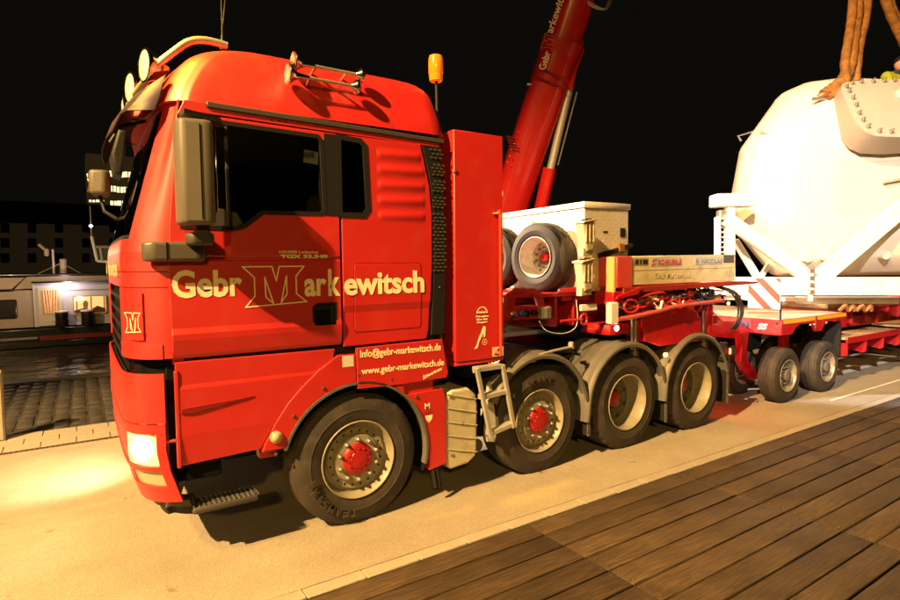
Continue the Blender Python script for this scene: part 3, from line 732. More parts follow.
for yy in (.10, 2.34):
    lathe('headlight_bulb', [(0, .03), (.06, .022), (.09, 0), (.095, -.02), (0, -.02)], T(-1.552, yy + (.02 if yy < 1 else -.02), .885) @ Matrix.Rotation(R(-90), 4, 'Y') @ Matrix.Rotation(R(38 if yy < 1 else -38), 4, 'X'), mat('headlight_glow', (1, 1, 1), .3, emit=(1, .74, .36), estr=14), hl, 24)
lathe('tow_socket', [(.026, .008), (.026, 0), (.018, -.002), (.016, .006), (0, .006)], T(-1.47, .062, 1.005) @ Matrix.Rotation(R(90), 4, 'X') @ Matrix.Rotation(R(-50), 4, 'Y') @ T(0, 0, .012), steel, bump, 16)
spot('headlamp_beam', (-1.72, .2, .88), (-2.9, 1.4, 0), 50, (1, .80, .52), 80, 1, .03)
spot('headlamp_beam', (-1.74, 2.2, .88), (-2.1, 2.7, 0), 170, (1, .80, .52), 100, 1, .03)
# dark gap between bumper and step panel
box('wheel_house_front', -1.39, -1.05, .05, .25, .62, 1.48, blackin, TR, .01)
box('wheel_house_front', -1.10, -.62, .28, .5, .70, 1.2, blackin, TR, .01)
prism('bumper_stay', [(-1.36, .74), (-1.26, .72), (-1.34, .48), (-1.42, .46)], .05, .12, dplast, TR, 'y', .006)
tube('hinge_pin', [(-1.405, .028, .93), (-1.345, .02, .93)], .012, red, TR, 8)
box('sill_rail', -.74, -.60, .22, .32, .62, .73, red, TR, .01)
# step in front of the wheel
st = box('step', -1.255, -.80, .02, .22, .375, .425, MAT['dark_grey_plastic'], TR, .02, seg=3)
b = bmesh.new()
for k in range(13):
    for y in (.05, .085, .12, .155, .19):
        add_box(b, -1.235 + k * .034, -1.219 + k * .034, y - .009, y + .009, .3, .5)
cut(st, b)
bm = bmesh.new()
for k in range(14):
    for y in (.035, .068, .103, .137, .172, .205): add_lathe(bm, [(.007, 0), (.005, .008), (0, .009)], T(-1.243 + k * .034, y, .424), 6)
tag(finish(bm, 'step_tread', steel, st, 30), kind='stuff')
tube('step_bracket', [(-1.33, .13, .50), (-1.27, .13, .42)], .02, black, TR, 8)
False and tube('step_bracket', [(-.86, .2, .60), (-.86, .18, .41)], .02, black, TR, 8)

# --- roof fairing
RZ = [(3.235, -1.345, 0, .89), (3.33, -1.315, .02, .88), (3.44, -1.262, .055, .865), (3.53, -1.205, .085, .85), (3.60, -1.145, .12, .835), (3.66, -1.06, .17, .80), (3.705, -.95, .225, .75), (3.74, -.80, .30, .68), (3.77, -.60, .42, .58), (3.79, -.2, .65, .35), (3.80, .0, .95, .15)]
rings = []
for z, fx, iy, rx in RZ:
    half = [(rx, 1.22), (rx, iy + .18), (rx - .05, iy + .04), (rx - .16, iy), ((rx + fx) / 2, iy), (fx + .26, iy), (fx + .14, iy + .012), (fx + .07, iy + .05), (fx + .02, iy + .12), (fx, iy + .22), (fx - .06, .75 if iy < .4 else iy + .3), (fx - .09, 1.22)]
    full = half + [(x, 2.44 - y) for x, y in half[-2:0:-1]]
    rings.append([Vector((x, y, z + (0 if k in (0,) else 0))) for k, (x, y) in enumerate(full)])
rr = []
cols = []
for k in range(len(rings[0])): cols.append(spline([r[k] for r in rings], 3))
rings = [[c[i] for c in cols] for i in range(len(cols[0]))]
rings = [ (lambda r: spline(r + [r[0]], 3)[:-1])(r) for r in rings]
roof = loft('roof_fairing', rings, red, TR, closed=True, cap=True, smooth=60)
prism('roof_moulding', [(-1.075, 3.205), (.845, 3.165), (.845, 3.20), (-1.075, 3.245)], -.016, .03, dplast, TR, 'y', .005)
prism('door_header', [(-1.262, 3.135), (-1.22, 3.168), (-.10, 3.143), (.80, 3.13), (.80, 3.165), (-1.075, 3.205), (-1.075, 3.236), (-1.215, 3.236)], -.002, .02, red, TR, 'y', .003)
for k in range(3): box('vent_slot', -.645 + k * .05, -.625 + k * .05 + (.012 if k == 1 else 0), -.004, -.001, 3.172, 3.182, wdark, TR, 0)
# side air horns
def horn(xa, z, y, n):
    h = sub_empty('air_horn', (xa, y, z), TR)
    yb = y; M = T(xa, yb, z) @ Matrix.Rotation(R(-90), 4, 'Y')
    lathe('bell', [(.013, -.16), (.018, -.10), (.034, -.055), (.062, -.018), (.078, 0), (.074, .006), (.04, -.012), (0, -.018)], M, chrome, h, 24)
    tube('trumpet', [(xa + .10, yb, z), (xa + .50, yb, z - .005)], .013, tubem, h, 8)
    lathe('rear_bell', [(.014, 0), (.03, .015), (.056, .035), (.06, .055), (.04, .072), (0, .078)], T(xa + .49, yb, z - .005) @ Matrix.Rotation(R(90), 4, 'Y'), chrome, h, 20)
    for q in (.17, .42): tube('bracket', [(xa + q, yb + .12, z - .03), (xa + q, yb, z)], .012, chrome, h, 8)
horn(-.515, 3.515, -.035, 0); horn(-.455, 3.625, .01, 1)
# light bar and lamps over the windscreen
bar = tube('light_bar', spline([(-.86, .30, 3.755), (-1.0, .30, 3.765), (-1.12, .31, 3.735), (-1.24, .32, 3.63), (-1.33, .34, 3.54), (-1.38, .40, 3.47), (-1.41, .60, 3.45), (-1.44, .9, 3.44), (-1.45, 1.22, 3.44), (-1.44, 1.54, 3.44), (-1.41, 1.84, 3.45), (-1.38, 2.04, 3.47), (-1.24, 2.12, 3.63), (-1.0, 2.14, 3.765), (-.86, 2.14, 3.755)], 5), .026, tubem, TR, 14)
for yy in (.40, .86, 1.58, 2.04):
    z = 3.545 if yy in (.40, 2.04) else 3.50
    M = T(-1.395 - (.06 if .5 < yy < 2 else 0), yy, z) @ Matrix.Rotation(R(-90), 4, 'Y') @ Matrix.Rotation(R(14 if yy < 1 else 0), 4, 'X') @ Matrix.Scale(1.02, 4)
    lampo = lathe('roof_spotlight', [(.02, -.15), (.045, -.14), (.08, -.09), (.105, -.02), (.115, .0), (.115, .012), (.104, .016)], M, chrome, TR, 32)
    lathe('lens', [(.104, .010), (.06, .022), (0, .026)], M, lens, lampo, 24)
    tube('lamp_foot', [M @ Vector((0, 0, -.08)), (-1.40, yy, 3.46)], .014, chrome, lampo, 8)
# sun visor
vr = [[Vector(p) for p in ((-1.312, .10, 3.41), (-1.335, .10, 3.33), (-1.355, .10, 3.25), (-1.385, .10, 3.17))]]
for y, o_ in ((.12, 0), (.24, -.03), (.45, -.07), (.8, -.10), (1.22, -.11), (1.64, -.10), (1.99, -.07), (2.2, -.03), (2.32, 0)):
    vr.append([Vector((-1.305 + o_, y, 3.42)), Vector((-1.41 + o_, y, 3.33)), Vector((-1.50 + o_, y, 3.20)), Vector((-1.545 + o_, y, 3.08 if .3 < y < 2.1 else 3.15))])
loft('sun_visor', vr, visor_m, TR, thick=.008, smooth=70)
for y in (.7, 1.7): tube('visor_bracket', [(-1.30, y, 3.22), (-1.38, y, 3.24), (-1.47, y, 3.22)], .012, chrome, TR, 6)
fm = prism('kerb_mirror', [(-1.585, 3.07), (-1.53, 3.06), (-1.55, 2.88), (-1.575, 2.75), (-1.62, 2.77), (-1.635, 2.90)], .34, .62, black, TR, 'y', .02, seg=3); tube('mirror_arm', [(-1.40, .5, 3.18), (-1.56, .5, 3.12), (-1.63, .5, 3.0)], .013, black, fm, 8)
for y in (.55, 1.2): tube('wiper', [(-1.575, y, 2.30), (-1.56, y + .05, 2.36), (-1.50, y + .42, 2.62)], .012, black, TR, 6)
False and tube('hand_rail', spline([(-1.60, .30, 2.30), (-1.64, .32, 2.34), (-1.655, .6, 2.35), (-1.66, .9, 2.34)], 4), .011, chrome, TR, 8)
# antennas
tube('antenna', [(-.85, .5, 3.80), (-.85, .5, 3.84), (-.845, .5, 4.75)], [.014, .006, .003], black, TR, 8)
tube('antenna', [(-.86, .52, 3.80), (-.80, .52, 4.30), (-.76, .5, 4.7)], [.008, .004, .003], black, TR, 8)
# beacon on its pole
tube('beacon_pole', [(.985, .30, 3.0), (.97, .30, 3.80)], .014, black, TR, 10)
bc = lathe('beacon', [(.050, -.005), (.058, 0), (.062, .03), (.064, .06)], T(.965, .30, 3.80), MAT['orange_lens'], TR, 24)
lathe('lens', [(.064, .06), (.068, .07), (.066, .20), (.058, .225), (0, .23)], T(.965, .30, 3.80), orange, bc, 24)
# near mirror on its arm
mir = prism('door_mirror', [(-1.315, -.30), (-1.29, -.335), (-1.14, -.35), (-1.10, -.33), (-1.09, -.14), (-1.10, -.10), (-1.27, -.10), (-1.315, -.14)], 2.385, 3.045, mirp, TR, 'z', .028, seg=4, full=True, smooth=60)
bm = bmesh.new(); add_box(bm, -1.188, -1.182, -.352, -.342, 2.42, 3.01); finish(bm, 'housing_seam', blackin, mir)
box('mirror_glass', -1.091, -1.083, -.31, -.15, 2.47, 2.99, chrome, mir, .002)
prism('mirror_cap', [(-1.26, -.28), (-1.02, -.16), (-.98, -.03), (-1.02, .0), (-1.22, -.06), (-1.27, -.14)], 3.075, 3.11, dplast, TR, 'z', .012, seg=2)
arm = prism('mirror_arm', [(-1.27, -.20), (-1.23, -.25), (-1.10, -.24), (-1.08, -.10), (-1.10, 0.0), (-1.24, 0.0)], 2.26, 2.34, dplast, TR, 'z', .02, seg=3, full=True, smooth=60)
box('mirror_stem', -1.21, -1.12, -.24, -.12, 2.32, 2.42, dplast, arm, .015, seg=2)
hb = prism('mirror_hinge', [(-1.51, .02), (-1.50, -.05), (-1.45, -.085), (-1.17, -.09), (-1.125, -.07), (-1.12, .0), (-1.38, .01)], 2.155, 2.285, mat('hinge_plastic', (.08, .07, .052), .45), TR, 'z', .022, seg=3, full=True, smooth=60)
box('hinge_seam', -1.37, -1.362, -.092, -.02, 2.16, 2.28, blackin, hb, 0)
# the far side mirrors
fmr = prism('door_mirror', [(-1.73, 2.56), (-1.72, 2.50), (-1.60, 2.47), (-1.54, 2.52), (-1.54, 2.80), (-1.58, 2.84), (-1.69, 2.83)], 2.86, 3.10, mirp, TR, 'z', .03, seg=3, full=True, smooth=60)
box('mirror_glass', -1.742, -1.728, 2.54, 2.82, 2.90, 3.06, chrome, fmr, .003, M=Matrix.Identity(4))
tube('mirror_arm', [(-1.5, 2.40, 2.6), (-1.60, 2.66, 2.7), (-1.64, 2.68, 2.88)], .02, black, fmr, 8)

# --- lettering on the cab
def T2(x, z, y=-.0055, rot=0): return T(x, y, z) @ Matrix.Rotation(-rot, 4, 'Y') @ MSIDE
text('Gebr', cream, door, T2(-1.335, 1.915), .455, .185, .03)
text('ar', cream, door, T2(-.425, 1.893), .175, .165 * 1.15, .03)
text('k', cream, door, T2(-.235, 1.89), .098, .205, .035)
text('ewitsch', cream, rp, T2(-.105, 1.888, -.009), .735, .185, .03)
def M_logo(x0, x1, z0, z1, y, parent, t=.009, M=None, m=cream):
    U = [(0, 1), (.47, 1), (.535, .62), (.60, 1), (1.0, 1), (.87, .72), (.87, .24), (1.03, .02), (.60, .02), (.69, .27), (.69, .72), (.57, .02), (.46, .02), (.36, .72), (.36, .27), (.46, .02), (.03, -.04), (.18, .22), (.18, .70)]
    outl = [(0, 1), (.465, 1), (.53, .63), (.585, 1), (1.0, 1), (.86, .74), (.86, .27), (1.03, .04), (.03, -.04), (.18, .24), (.18, .72)]
    d1 = [(.345, .72), (.355, .20), (.475, .03)]; d2 = [(.70, .74), (.70, .26), (.60, .04)]
    bm = bmesh.new()
    def stroke(P, closed=True):
        Q = [(x0 + (x1 - x0) * a, z0 + (z1 - z0) * b) for a, b in P]; n = len(Q)
        for i in range(n if closed else n - 1):
            a, b_ = Vector(Q[i]), Vector(Q[(i + 1) % n]); d = (b_ - a); L = d.length; d.normalize(); nn = Vector((-d.y, d.x)) * t / 2
            a2 = a - d * t * .4; b2 = b_ + d * t * .4
            k = .0002 * i
            vs_ = [bm.verts.new((p.x, y - k, p.y)) for p in (a2 - nn, b2 - nn, b2 + nn, a2 + nn)]
            if M is not None:
                for v in vs_: v.co = M @ v.co
            bm.faces.new(vs_)
    stroke(outl); stroke(d1); stroke(d2)
    return finish(bm, 'company_emblem', m, parent, 0)
M_logo(-.875, -.425, 1.835, 2.115, -.0065, door)
text('MAURER Lenkachse', cream, door, T2(-.61, 2.213), .30, .020, .01)
text('TGX 33.540', mat('pale_green_lettering', (.78, .85, .35), .4), door, T2(-.60, 2.177, -.006), .365, .026, .045)
text('Info@gebr-markewitsch.de', cream, info, T2(.015, 1.375, -.0215, -.012), .77, .062, .012)
text('www.gebr-markewitsch.de', cream, info, T2(.025, 1.235, -.0215, -.008), .79, .058, .012)
text('Schwertrans', cream, info, T(.60, -.0215, 1.125) @ Matrix.Rotation(R(-18), 4, 'Y') @ MSIDE, .21, .035, .0, shear=.5)
text('M', cream, rlow, T2(.62, .86, -.0095), .05, .05, .02)
prism('crest', [(.625, .80), (.70, .80), (.69, .76), (.6625, .735), (.635, .76)], -.0095, -.008, cream, rlow, 'y', 0)
for k in range(5): prism('crest_ray', [(.60 + k * .026, .815 + (.02 if k in (1, 2, 3) else 0)), (.606 + k * .026, .815 + (.02 if k in (1, 2, 3) else 0)), (.625 + k * .015, .803), (.62 + k * .015, .803)], -.0095, -.008, wdark, rlow, 'y', 0)
box('plain_label', -.135, -.04, -.0135, -.012, 1.31, 1.40, stick, fender, 0)
# front lettering, wrapped on the rounded nose (its near end)
def wrap(o, zref):
    w = wpos(o)
    for v in o.data.vertices:
        y = v.co.y + w.y; z = v.co.z + w.z
        P = PLf
        yy = max(0.001, min(2.439, y))
        for a, b_ in zip(P, P[1:]):
            if a[1] <= yy <= b_[1]: x = a[0] + (b_[0] - a[0]) * (yy - a[1]) / max(1e-6, b_[1] - a[1]); break
        v.co.x = x - .016 + (v.co.x * 0) - w.x
    o.data.update()
t_ = text('Markewitsch', cream, nose, T(-1.7, 1.42, 2.06) @ MFRONT, 1.05, .12, .03)
wrap(t_, 0)
t_ = text('Gebr', cream, nose, T(-1.7, 2.15, 2.06) @ MFRONT, .55, .12, .03); wrap(t_, 0)
Mq = T(-1.588, .192, 1.685) @ Matrix.Rotation(R(-57), 4, 'Z')
M_logo(.0, .15, 0, .13, -.024, corner, .0045, Mq)

# --- tall red box behind the cab
tb = box('tall_locker', .955, 1.505, 0, 1.0, 1.235, 3.305, red, TR, .006)
False and box('locker_end', .955, 1.505, 1.0, 2.44, 1.235, 3.30, red, TR, .006)
box('locker_sill', .95, 1.51, .01, .95, 1.195, 1.23, red, tb, .004)
tube('locker_rail', spline([(1.39, -.002, 2.585), (1.415, -.035, 2.585), (1.435, -.045, 2.56), (1.435, -.045, 2.0), (1.435, -.045, 1.31), (1.43, -.035, 1.285), (1.40, -.002, 1.285)], 5), .014, mat('red_rail_paint', (.55, .05, .02), .35, 0, .4), tb, 10)
box('locker_hinge', .945, .975, -.012, .01, 2.93, 2.96, steel, tb, .003)
for z in (2.75, 2.3, 1.75): box('locker_hinge', 1.497, 1.512, -.008, .0, z, z + .05, steel, tb, .002)
box('hazard_sticker', 1.37, 1.50, -.0035, -.0005, 1.245, 1.335, plankm, tb, 0)
prism('hazard_sticker_mark', [(1.39, 1.26), (1.42, 1.26), (1.47, 1.32), (1.44, 1.32)], -.0055, -.0035, wdark, tb, 'y', 0)
# the lion arch: a half ring, its word, the slogan and the leaning figure
bm = bmesh.new()
for k in range(18):
    a0, a1 = R(180 - k * 10), R(170 - k * 10)
    v = [bm.verts.new((1.252 + r * math.cos(a), -.003, 1.665 + r * math.sin(a))) for r, a in ((.062, a0), (.062, a1), (.052, a1), (.052, a0))]
    bm.faces.new(v)
finish(bm, 'arch_emblem', cream, tb, 0)
text('MAN', cream, tb, T2(1.192, 1.664, -.003), .12, .018, .05)
text('Wir stehen', cream, tb, T2(1.178, 1.628, -.003), .150, .017, .03)
text('über den', cream, tb, T2(1.190, 1.601, -.003), .125, .017, .03)
text('Dingen !', cream, tb, T2(1.196, 1.574, -.003), .115, .017, .03)
prism('figure_emblem', [(1.165, 1.335), (1.20, 1.348), (1.215, 1.40), (1.25, 1.455), (1.272, 1.48), (1.268, 1.44), (1.285, 1.445), (1.292, 1.50), (1.290, 1.535), (1.272, 1.545), (1.262, 1.53), (1.245, 1.49), (1.215, 1.44), (1.19, 1.37), (1.165, 1.343)], -.0035, -.0005, cream, tb, 'y', 0)
bm = bmesh.new()
for k in range(20):
    a0, a1 = R(k * 18), R(k * 18 + 18)
    bm.faces.new([bm.verts.new((1.278 + r * math.cos(a), -.003, 1.395 + r * math.sin(a))) for r, a in ((.029, a0), (.029, a1), (.025, a1), (.025, a0))])
for a in (90, 210, 330):
    a = R(a); d = Vector((math.cos(a), math.sin(a))); q = Vector((-d.y, d.x)) * .004
    bm.faces.new([bm.verts.new((1.278 + p.x, -.0035 - .0001 * a, 1.395 + p.y)) for p in (q, d * .025, -q)])
finish(bm, 'star_ring_emblem', cream, tb, 0)

# --- between the axles: ribbed cover, ladder, exhaust, mud flap
TC = [(.845, .41), (.865, .285), (.90, .26), (1.09, .275), (1.175, .33), (1.19, .40), (1.20, .82), (1.175, .92), (1.10, .98), (.92, .985), (.865, .95), (.85, .88)]
tk = prism('side_tank', TC, .005, .60, tankm, TR, 'y', .022, seg=3)
for k in range(5):
    z = .40 + k * .125
    tube('rib', [(.862 + .0, .001, z + .055), (1.03, -.003, z + .01), (1.188, .001, z - .03)], .0055, tankm, tk, 6)
lathe('cap', [(.014, 0), (.014, .006), (.006, .007), (0, .004)], T(1.03, .004, .66) @ Matrix.Rotation(R(90), 4, 'X'), wdark, tk, 12)
for (x, z) in ((.90, .93), (1.15, .90), (.90, .40)): box('latch', x - .018, x + .018, -.006, .004, z - .008, z + .008, steel, tk, .002)
tube('exhaust_pipe', [(1.25, .55, .42), (1.25, .2, .40), (1.245, .08, .395)], .062, MAT['dark_grey_plastic'], TR, 20)
lathe('exhaust_mouth', [(.058, 0), (.058, -.05), (0, -.05)], T(1.245, .079, .395) @ Matrix.Rotation(R(90), 4, 'X'), blackin, TR, 20)
for k, (a, b_) in enumerate((((.70, .0, .30), (.72, -.012, .14)), ((.74, .01, .30), (.765, .0, .12)))):
    bm = bmesh.new(); add_tube(bm, [a, b_], .02 if k == 0 else .024, 6); finish(bm, 'mud_brush', rubberm, TR, 20)
L0, L1 = (1.14, 1.17), (1.30, .50)
R0, R1 = (1.44, 1.17), (1.575, .55)
ld = sub_empty('ladder', (1.3, -.05, .5), TR)
yl = -.07
for (a, b_) in ((L0, L1), (R0, R1)):
    bm = bmesh.new(); d = Vector((b_[0] - a[0], 0, b_[1] - a[1])); n_ = Vector((d.z, 0, -d.x)).normalized() * .02
    add_prism(bm, [(a[0] - n_.x, a[1] - n_.z), (b_[0] - n_.x, b_[1] - n_.z), (b_[0] + n_.x, b_[1] + n_.z), (a[0] + n_.x, a[1] + n_.z)], yl - .012, yl + .018, 'y', .004)
    finish(bm, 'stile', alu, ld, 30)
for t_ in (.02, .42, .95):
    xa = L0[0] + (L1[0] - L0[0]) * t_; za = L0[1] + (L1[1] - L0[1]) * t_; xb = R0[0] + (R1[0] - R0[0]) * t_; zb = R0[1] + (R1[1] - R0[1]) * t_
    prism('rung', [(xa, za - .022), (xb, zb - .022), (xb, zb + .022), (xa, za + .022)], yl - .003, yl + .08, alu, ld, 'y', .005)
prism('mud_flap', [(1.36, .98), (1.40, 1.0), (1.47, .50), (1.44, .40), (1.34, .42), (1.32, .50)], .05, .08, mat('pale_mud_flap', (.42, .40, .34), .5), TR, 'y', .01)
box('bracket_box', 1.10, 1.60, .08, .5, 1.06, 1.19, blackin, TR, .01)
for k in range(9): tube('chain_link', [(1.16 + k * .035, .02, 1.12 + .01 * k - .02 * math.sin(k)), (1.18 + k * .035, .0, 1.12 + .01 * k)], .007, steel, TR, 6)
box('battery_box', 1.05, 1.5, .35, .9, .5, 1.0, blackin, TR, .02)

# --- grey plastic fenders over the rear axles
def mud(cx, r, a0, a1, tail, first=False, tail2=None):
    y0, y1 = -.03, .60
    pts = [(cx + math.cos(R(a)) * r * 1.02, .53 + math.sin(R(a)) * (r + .02)) for a in range(a0, a1 - 1, -6)]
    if tail: pts = pts + [(pts[-1][0] + .02, pts[-1][1] - .1), (pts[-1][0] + .03, tail)]
    if tail2: pts = [(pts[0][0] - .03, tail2), (pts[0][0] - .01, (pts[0][1] + tail2) / 2)] + pts
    rings = []
    for i, (x, z) in enumerate(pts):
        j = max(0, min(len(pts) - 1, i)); p = Vector(pts[max(0, i - 1)]); q = Vector(pts[min(len(pts) - 1, i + 1)]); d = (q - p).normalized(); nn = Vector((-d.y, d.x))
        P = lambda dn, y: (x + nn.x * dn, y, z + nn.y * dn)
        rings.append([P(-.045, y0 + .012), P(-.04, y0), P(-.012, y0 - .004), P(.012, y0 + .014), P(.02, y0 + .05), P(.02, y0 + .12), P(.028, y0 + .13), P(.028, y0 + .19), P(.02, y0 + .20), P(.02, y1)])
    return loft('wheel_fender', rings, greyp, TR, thick=.008, smooth=45)
mud(1.98, .66, 156, 8, None, tail2=None)
mud(3.31, .66, 172, 14, None, tail2=.42)
mud(4.62, .66, 168, 12, None, tail2=.46)
def flap(x, z0, z1, y0=-.005):
    o = box('mud_flap', x, x + .012, y0, .50, z0, z1, rubberm, TR, .002)
    bm = bmesh.new()
    n = int((z1 - z0) / .022)
    for k in range(n): add_box(bm, x - .012, x + .024, y0 - .010, y0 + .008, z0 + k * .022, z0 + k * .022 + .012)
    finish(bm, 'flap_edge', MAT['rim_dark_steel'], o, 0)
flap(2.655, .26, .66); flap(3.985, .20, .70); flap(5.29, .24, .70)
ml = box('marker_lamp', 3.905, 3.96, -.045, -.015, 1.00, 1.045, lampon, TR, .008)
ml = box('marker_lamp', 5.275, 5.30, -.045, -.02, .90, .98, lampred, TR, .008)
point('marker_glow', (3.93, -.10, 1.02), 1.2, (1, .4, .05), .02)
point('tail_glow', (5.46, .25, .85), 20, (1, .03, .01), .03)
box('tail_bracket', 5.22, 5.30, .0, .1, .80, 1.05, black, TR, .01)
tube('strap', spline([(2.50, .05, 1.20), (2.58, .1, 1.17), (2.64, .2, 1.14), (2.70, .15, 1.12)], 4), .018, rubberm, TR, 6)
tube('air_pipe', spline([(1.55, .02, 1.07), (1.9, -.01, 1.20), (2.35, .0, 1.245), (2.50, .06, 1.22)], 4), .014, alu, TR, 8)
lathe('pipe_fitting', [(.03, 0), (.03, .05), (.015, .06), (0, .06)], T(2.42, .02, 1.24), alu, TR, 12)

# ------------------------------------------------------------------ measuring helpers: a pixel of the 900 px photograph to a place at a known distance
def ray(u, v): return Xv * ((u - 450) / 566) + Yv * ((300 - v) / 566) + Fv
def atY(u, v, y):
    d = ray(u, v); return CAM + d * ((y - CAM.y) / d.y)
def atX(u, v, x):
    d = ray(u, v); return CAM + d * ((x - CAM.x) / d.x)
def atD(u, v, dep): return CAM + ray(u, v) * dep

# ------------------------------------------------------------------ the low loader: goose neck, axle block, bed
LT = thing('low_loader_trailer', (6.9, 1.25, 0), 'long red low loader with goose neck and twin axle block coupled to the tractor', 'trailer')
prism('neck_beam', [(1.9, 1.50), (1.9, 1.74), (5.4, 1.74), (6.2, 1.24), (6.8, 1.20), (6.8, .9), (5.2, 1.12), (4.7, 1.36), (2.3, 1.40)], .62, .80, red2, LT, 'y', .01)
prism('neck_beam', [(1.9, 1.50), (1.9, 1.74), (5.4, 1.74), (6.2, 1.24), (6.8, 1.20), (6.8, .9), (5.2, 1.12), (4.7, 1.36), (2.3, 1.40)], 1.70, 1.88, red2, LT, 'y', .01)
box('neck_plate', 1.9, 5.3, .66, 1.84, 1.66, 1.70, red2, LT, .004)
box('coupling_plate', 2.6, 4.7, .5, 2.0, 1.352, 1.39, blackin, LT, .004)
hp = box('hose_panel', 1.78, 2.42, .32, 2.1, 1.53, 1.665, red2, LT, .008)
for x, c_ in ((1.86, steel), (1.98, hoseblue), (2.06, black), (2.16, black)):
    lathe('coupling', [(.032, 0), (.032, .04), (.02, .05), (.02, .07), (0, .07)], T(x, .32, 1.60) @ Matrix.Rotation(R(90), 4, 'X'), c_, hp, 12)
box('socket_box', 2.22, 2.36, .24, .32, 1.53, 1.66, alu, hp, .012)
prism('spare_cradle', [(1.8, 1.66), (1.83, 1.80), (1.95, 1.86), (2.2, 1.86), (2.32, 1.80), (2.36, 1.66), (2.26, 1.66), (2.22, 1.76), (1.95, 1.76), (1.92, 1.66)], .34, .38, red2, LT, 'y', .006)
box('spare_shelf', 2.15, 3.02, .30, 2.2, 1.755, 1.795, red2, LT, .006)
prism('shelf_lip', [(2.50, 1.795), (2.52, 1.84), (2.98, 1.86), (3.02, 1.795)], .28, .31, red2, LT, 'y', .004)
for x in (2.5, 2.78): box('web_plate', x, x + .03, .34, 1.9, 1.42, 1.76, red2, LT, .003)
box('spare_spindle', 2.70, 2.84, .68, .76, 2.15, 2.23, red2, LT, .01)
box('rack_post', 2.90, 2.99, .34, .42, 1.76, 2.50, red2, LT, .006)
box('rack_bar', 2.62, 3.05, .36, .42, 1.70, 1.76, red2, LT, .006)
box('stanchion', 3.035, 3.075, -.01, .10, 1.72, 2.185, mat('amber_painted_edge', (.70, .42, .16), .5), LT, .006)
box('corner_block', 3.08, 3.335, -.02, .35, 1.84, 2.19, mat('pinkish_red', (.58, .06, .05), .5, 0, .1, .05, 20, .06, 5), LT, .01)  # a paler, pinker red than the rest of the neck
box('corner_block_foot', 3.02, 3.2, -.02, .25, 1.66, 1.80, red2, LT, .008)
box('junction_box', 2.94, 3.07, -.06, .02, 1.45, 1.69, white, LT, .012)
box('lamp_bracket', 2.66, 2.90, .10, .14, 1.60, 1.67, white, LT, .006)
lathe('work_lamp', [(.03, 0), (.03, .012), (.02, .016), (0, .018)], T(3.06, -.03, 1.40) @ Matrix.Rotation(R(90), 4, 'X'), lampw, LT, 14)
tube('tie_rod', [(2.45, .20, 1.50), (2.78, .20, 1.50)], .014, hoser, LT, 8); 
bm = bmesh.new(); add_tube(bm, [(2.80 + .05 * math.cos(a), .20, 1.50 + .06 * math.sin(a)) for a in [k * PI / 8 for k in range(17)]], .014, 8, False); finish(bm, 'tie_ring', hoser, LT)
bd = prism('side_board', [(3.345, 1.868), (5.415, 1.868), (5.415, 2.215), (3.345, 2.192)], -.004, .05, plankm, LT, 'y', .006)
box('side_board', 3.345, 5.41, 2.40, 2.45, 1.87, 2.20, plankm, LT, .006)
prism('board_joint', [(3.36, 2.028), (5.40, 2.040), (5.40, 2.044), (3.36, 2.032)], -.0065, -.004, mat('board_joint_line', (.3, .24, .15), .7), bd, 'y', 0)
def onboard(u): return atY(u, 262, -.006).x
def lab(name, u0, u1, z0, z1, m, y0=-.0065): return box(name, onboard(u0), onboard(u1), y0, -.004, z0, z1, m, bd, 0)
lab('board_sticker', 634, 648.5, 2.085, 2.165, mat('sticker_olive', (.25, .22, .12), .5))
for u0, u1 in ((635.5, 638.5), (640, 641.5), (643, 647.5)): lab('sticker_mark', u0, u1, 2.10, 2.15, wdark, -.008)
lab('board_sticker', 650.5, 681.5, 2.075, 2.175, mat('sticker_grey', (.50, .44, .33), .5))
text('SCHEUERLE', wred, bd, T2(onboard(657.5), 2.10, -.008), onboard(681) - onboard(657.5), .052, .03)
lab('sticker_rule', 657.5, 681, 2.083, 2.09, wred, -.008)
text('S', wred, bd, T2(onboard(651.5), 2.085, -.008), .05, .075, .03, shear=.3); text('S', wblue, bd, T2(onboard(654), 2.095, -.0075), .05, .075, .03, shear=.3)
lab('board_sticker', 695, 722.5, 2.085, 2.180, MAT['sticker_grey'])
text('NICOLAS', wblue, bd, T2(onboard(701.5), 2.105, -.008), onboard(722) - onboard(701.5), .05, .03); text('N', wblue, bd, T2(onboard(696), 2.10, -.008), .05, .075, .03)
lab('board_sticker', 723.5, 734, 2.105, 2.205, mat('sticker_dark', (.10, .09, .07), .5))
text('Gebr Markewitsch', mat('faded_board_lettering', (.52, .42, .24), .6), bd, T2(onboard(655), 1.93, -.0065), onboard(691) - onboard(655), .07, .02)
prism('deck_edge_bar', [(3.18, 1.775), (5.95, 1.815), (5.95, 1.845), (5.40, 1.862), (3.18, 1.845)], -.03, .08, MAT['pinkish_red'] if False else mat('brown_red_paint', (.30, .025, .015), .5, 0, 0, .1, 20, .15, 6), LT, 'y', .006)
box('upper_deck', 3.10, 5.35, .06, 2.42, 1.80, 1.84, red2, LT, .004)
prism('bar_wedge', [(3.06, 1.72), (3.40, 1.76), (3.48, 1.83), (3.44, 1.84), (3.06, 1.75)], -.045, .0, red2, LT, 'y', .004)
tube('pressure_pipe', spline([(3.0, -.03, 1.50), (3.3, -.04, 1.51), (3.8, -.04, 1.555), (4.1, -.04, 1.59), (4.6, -.04, 1.605), (5.08, -.03, 1.62)], 4), .026, mat('pink_red_pipe', (.60, .10, .08), .35, 0, .4), LT, 10)
prism('web_panel', [(3.62, 1.20), (3.55, 1.56), (4.45, 1.57), (4.62, 1.50), (4.72, 1.36), (4.74, 1.12), (3.9, 1.12)], .02, .05, red2, LT, 'y', .012, seg=2)
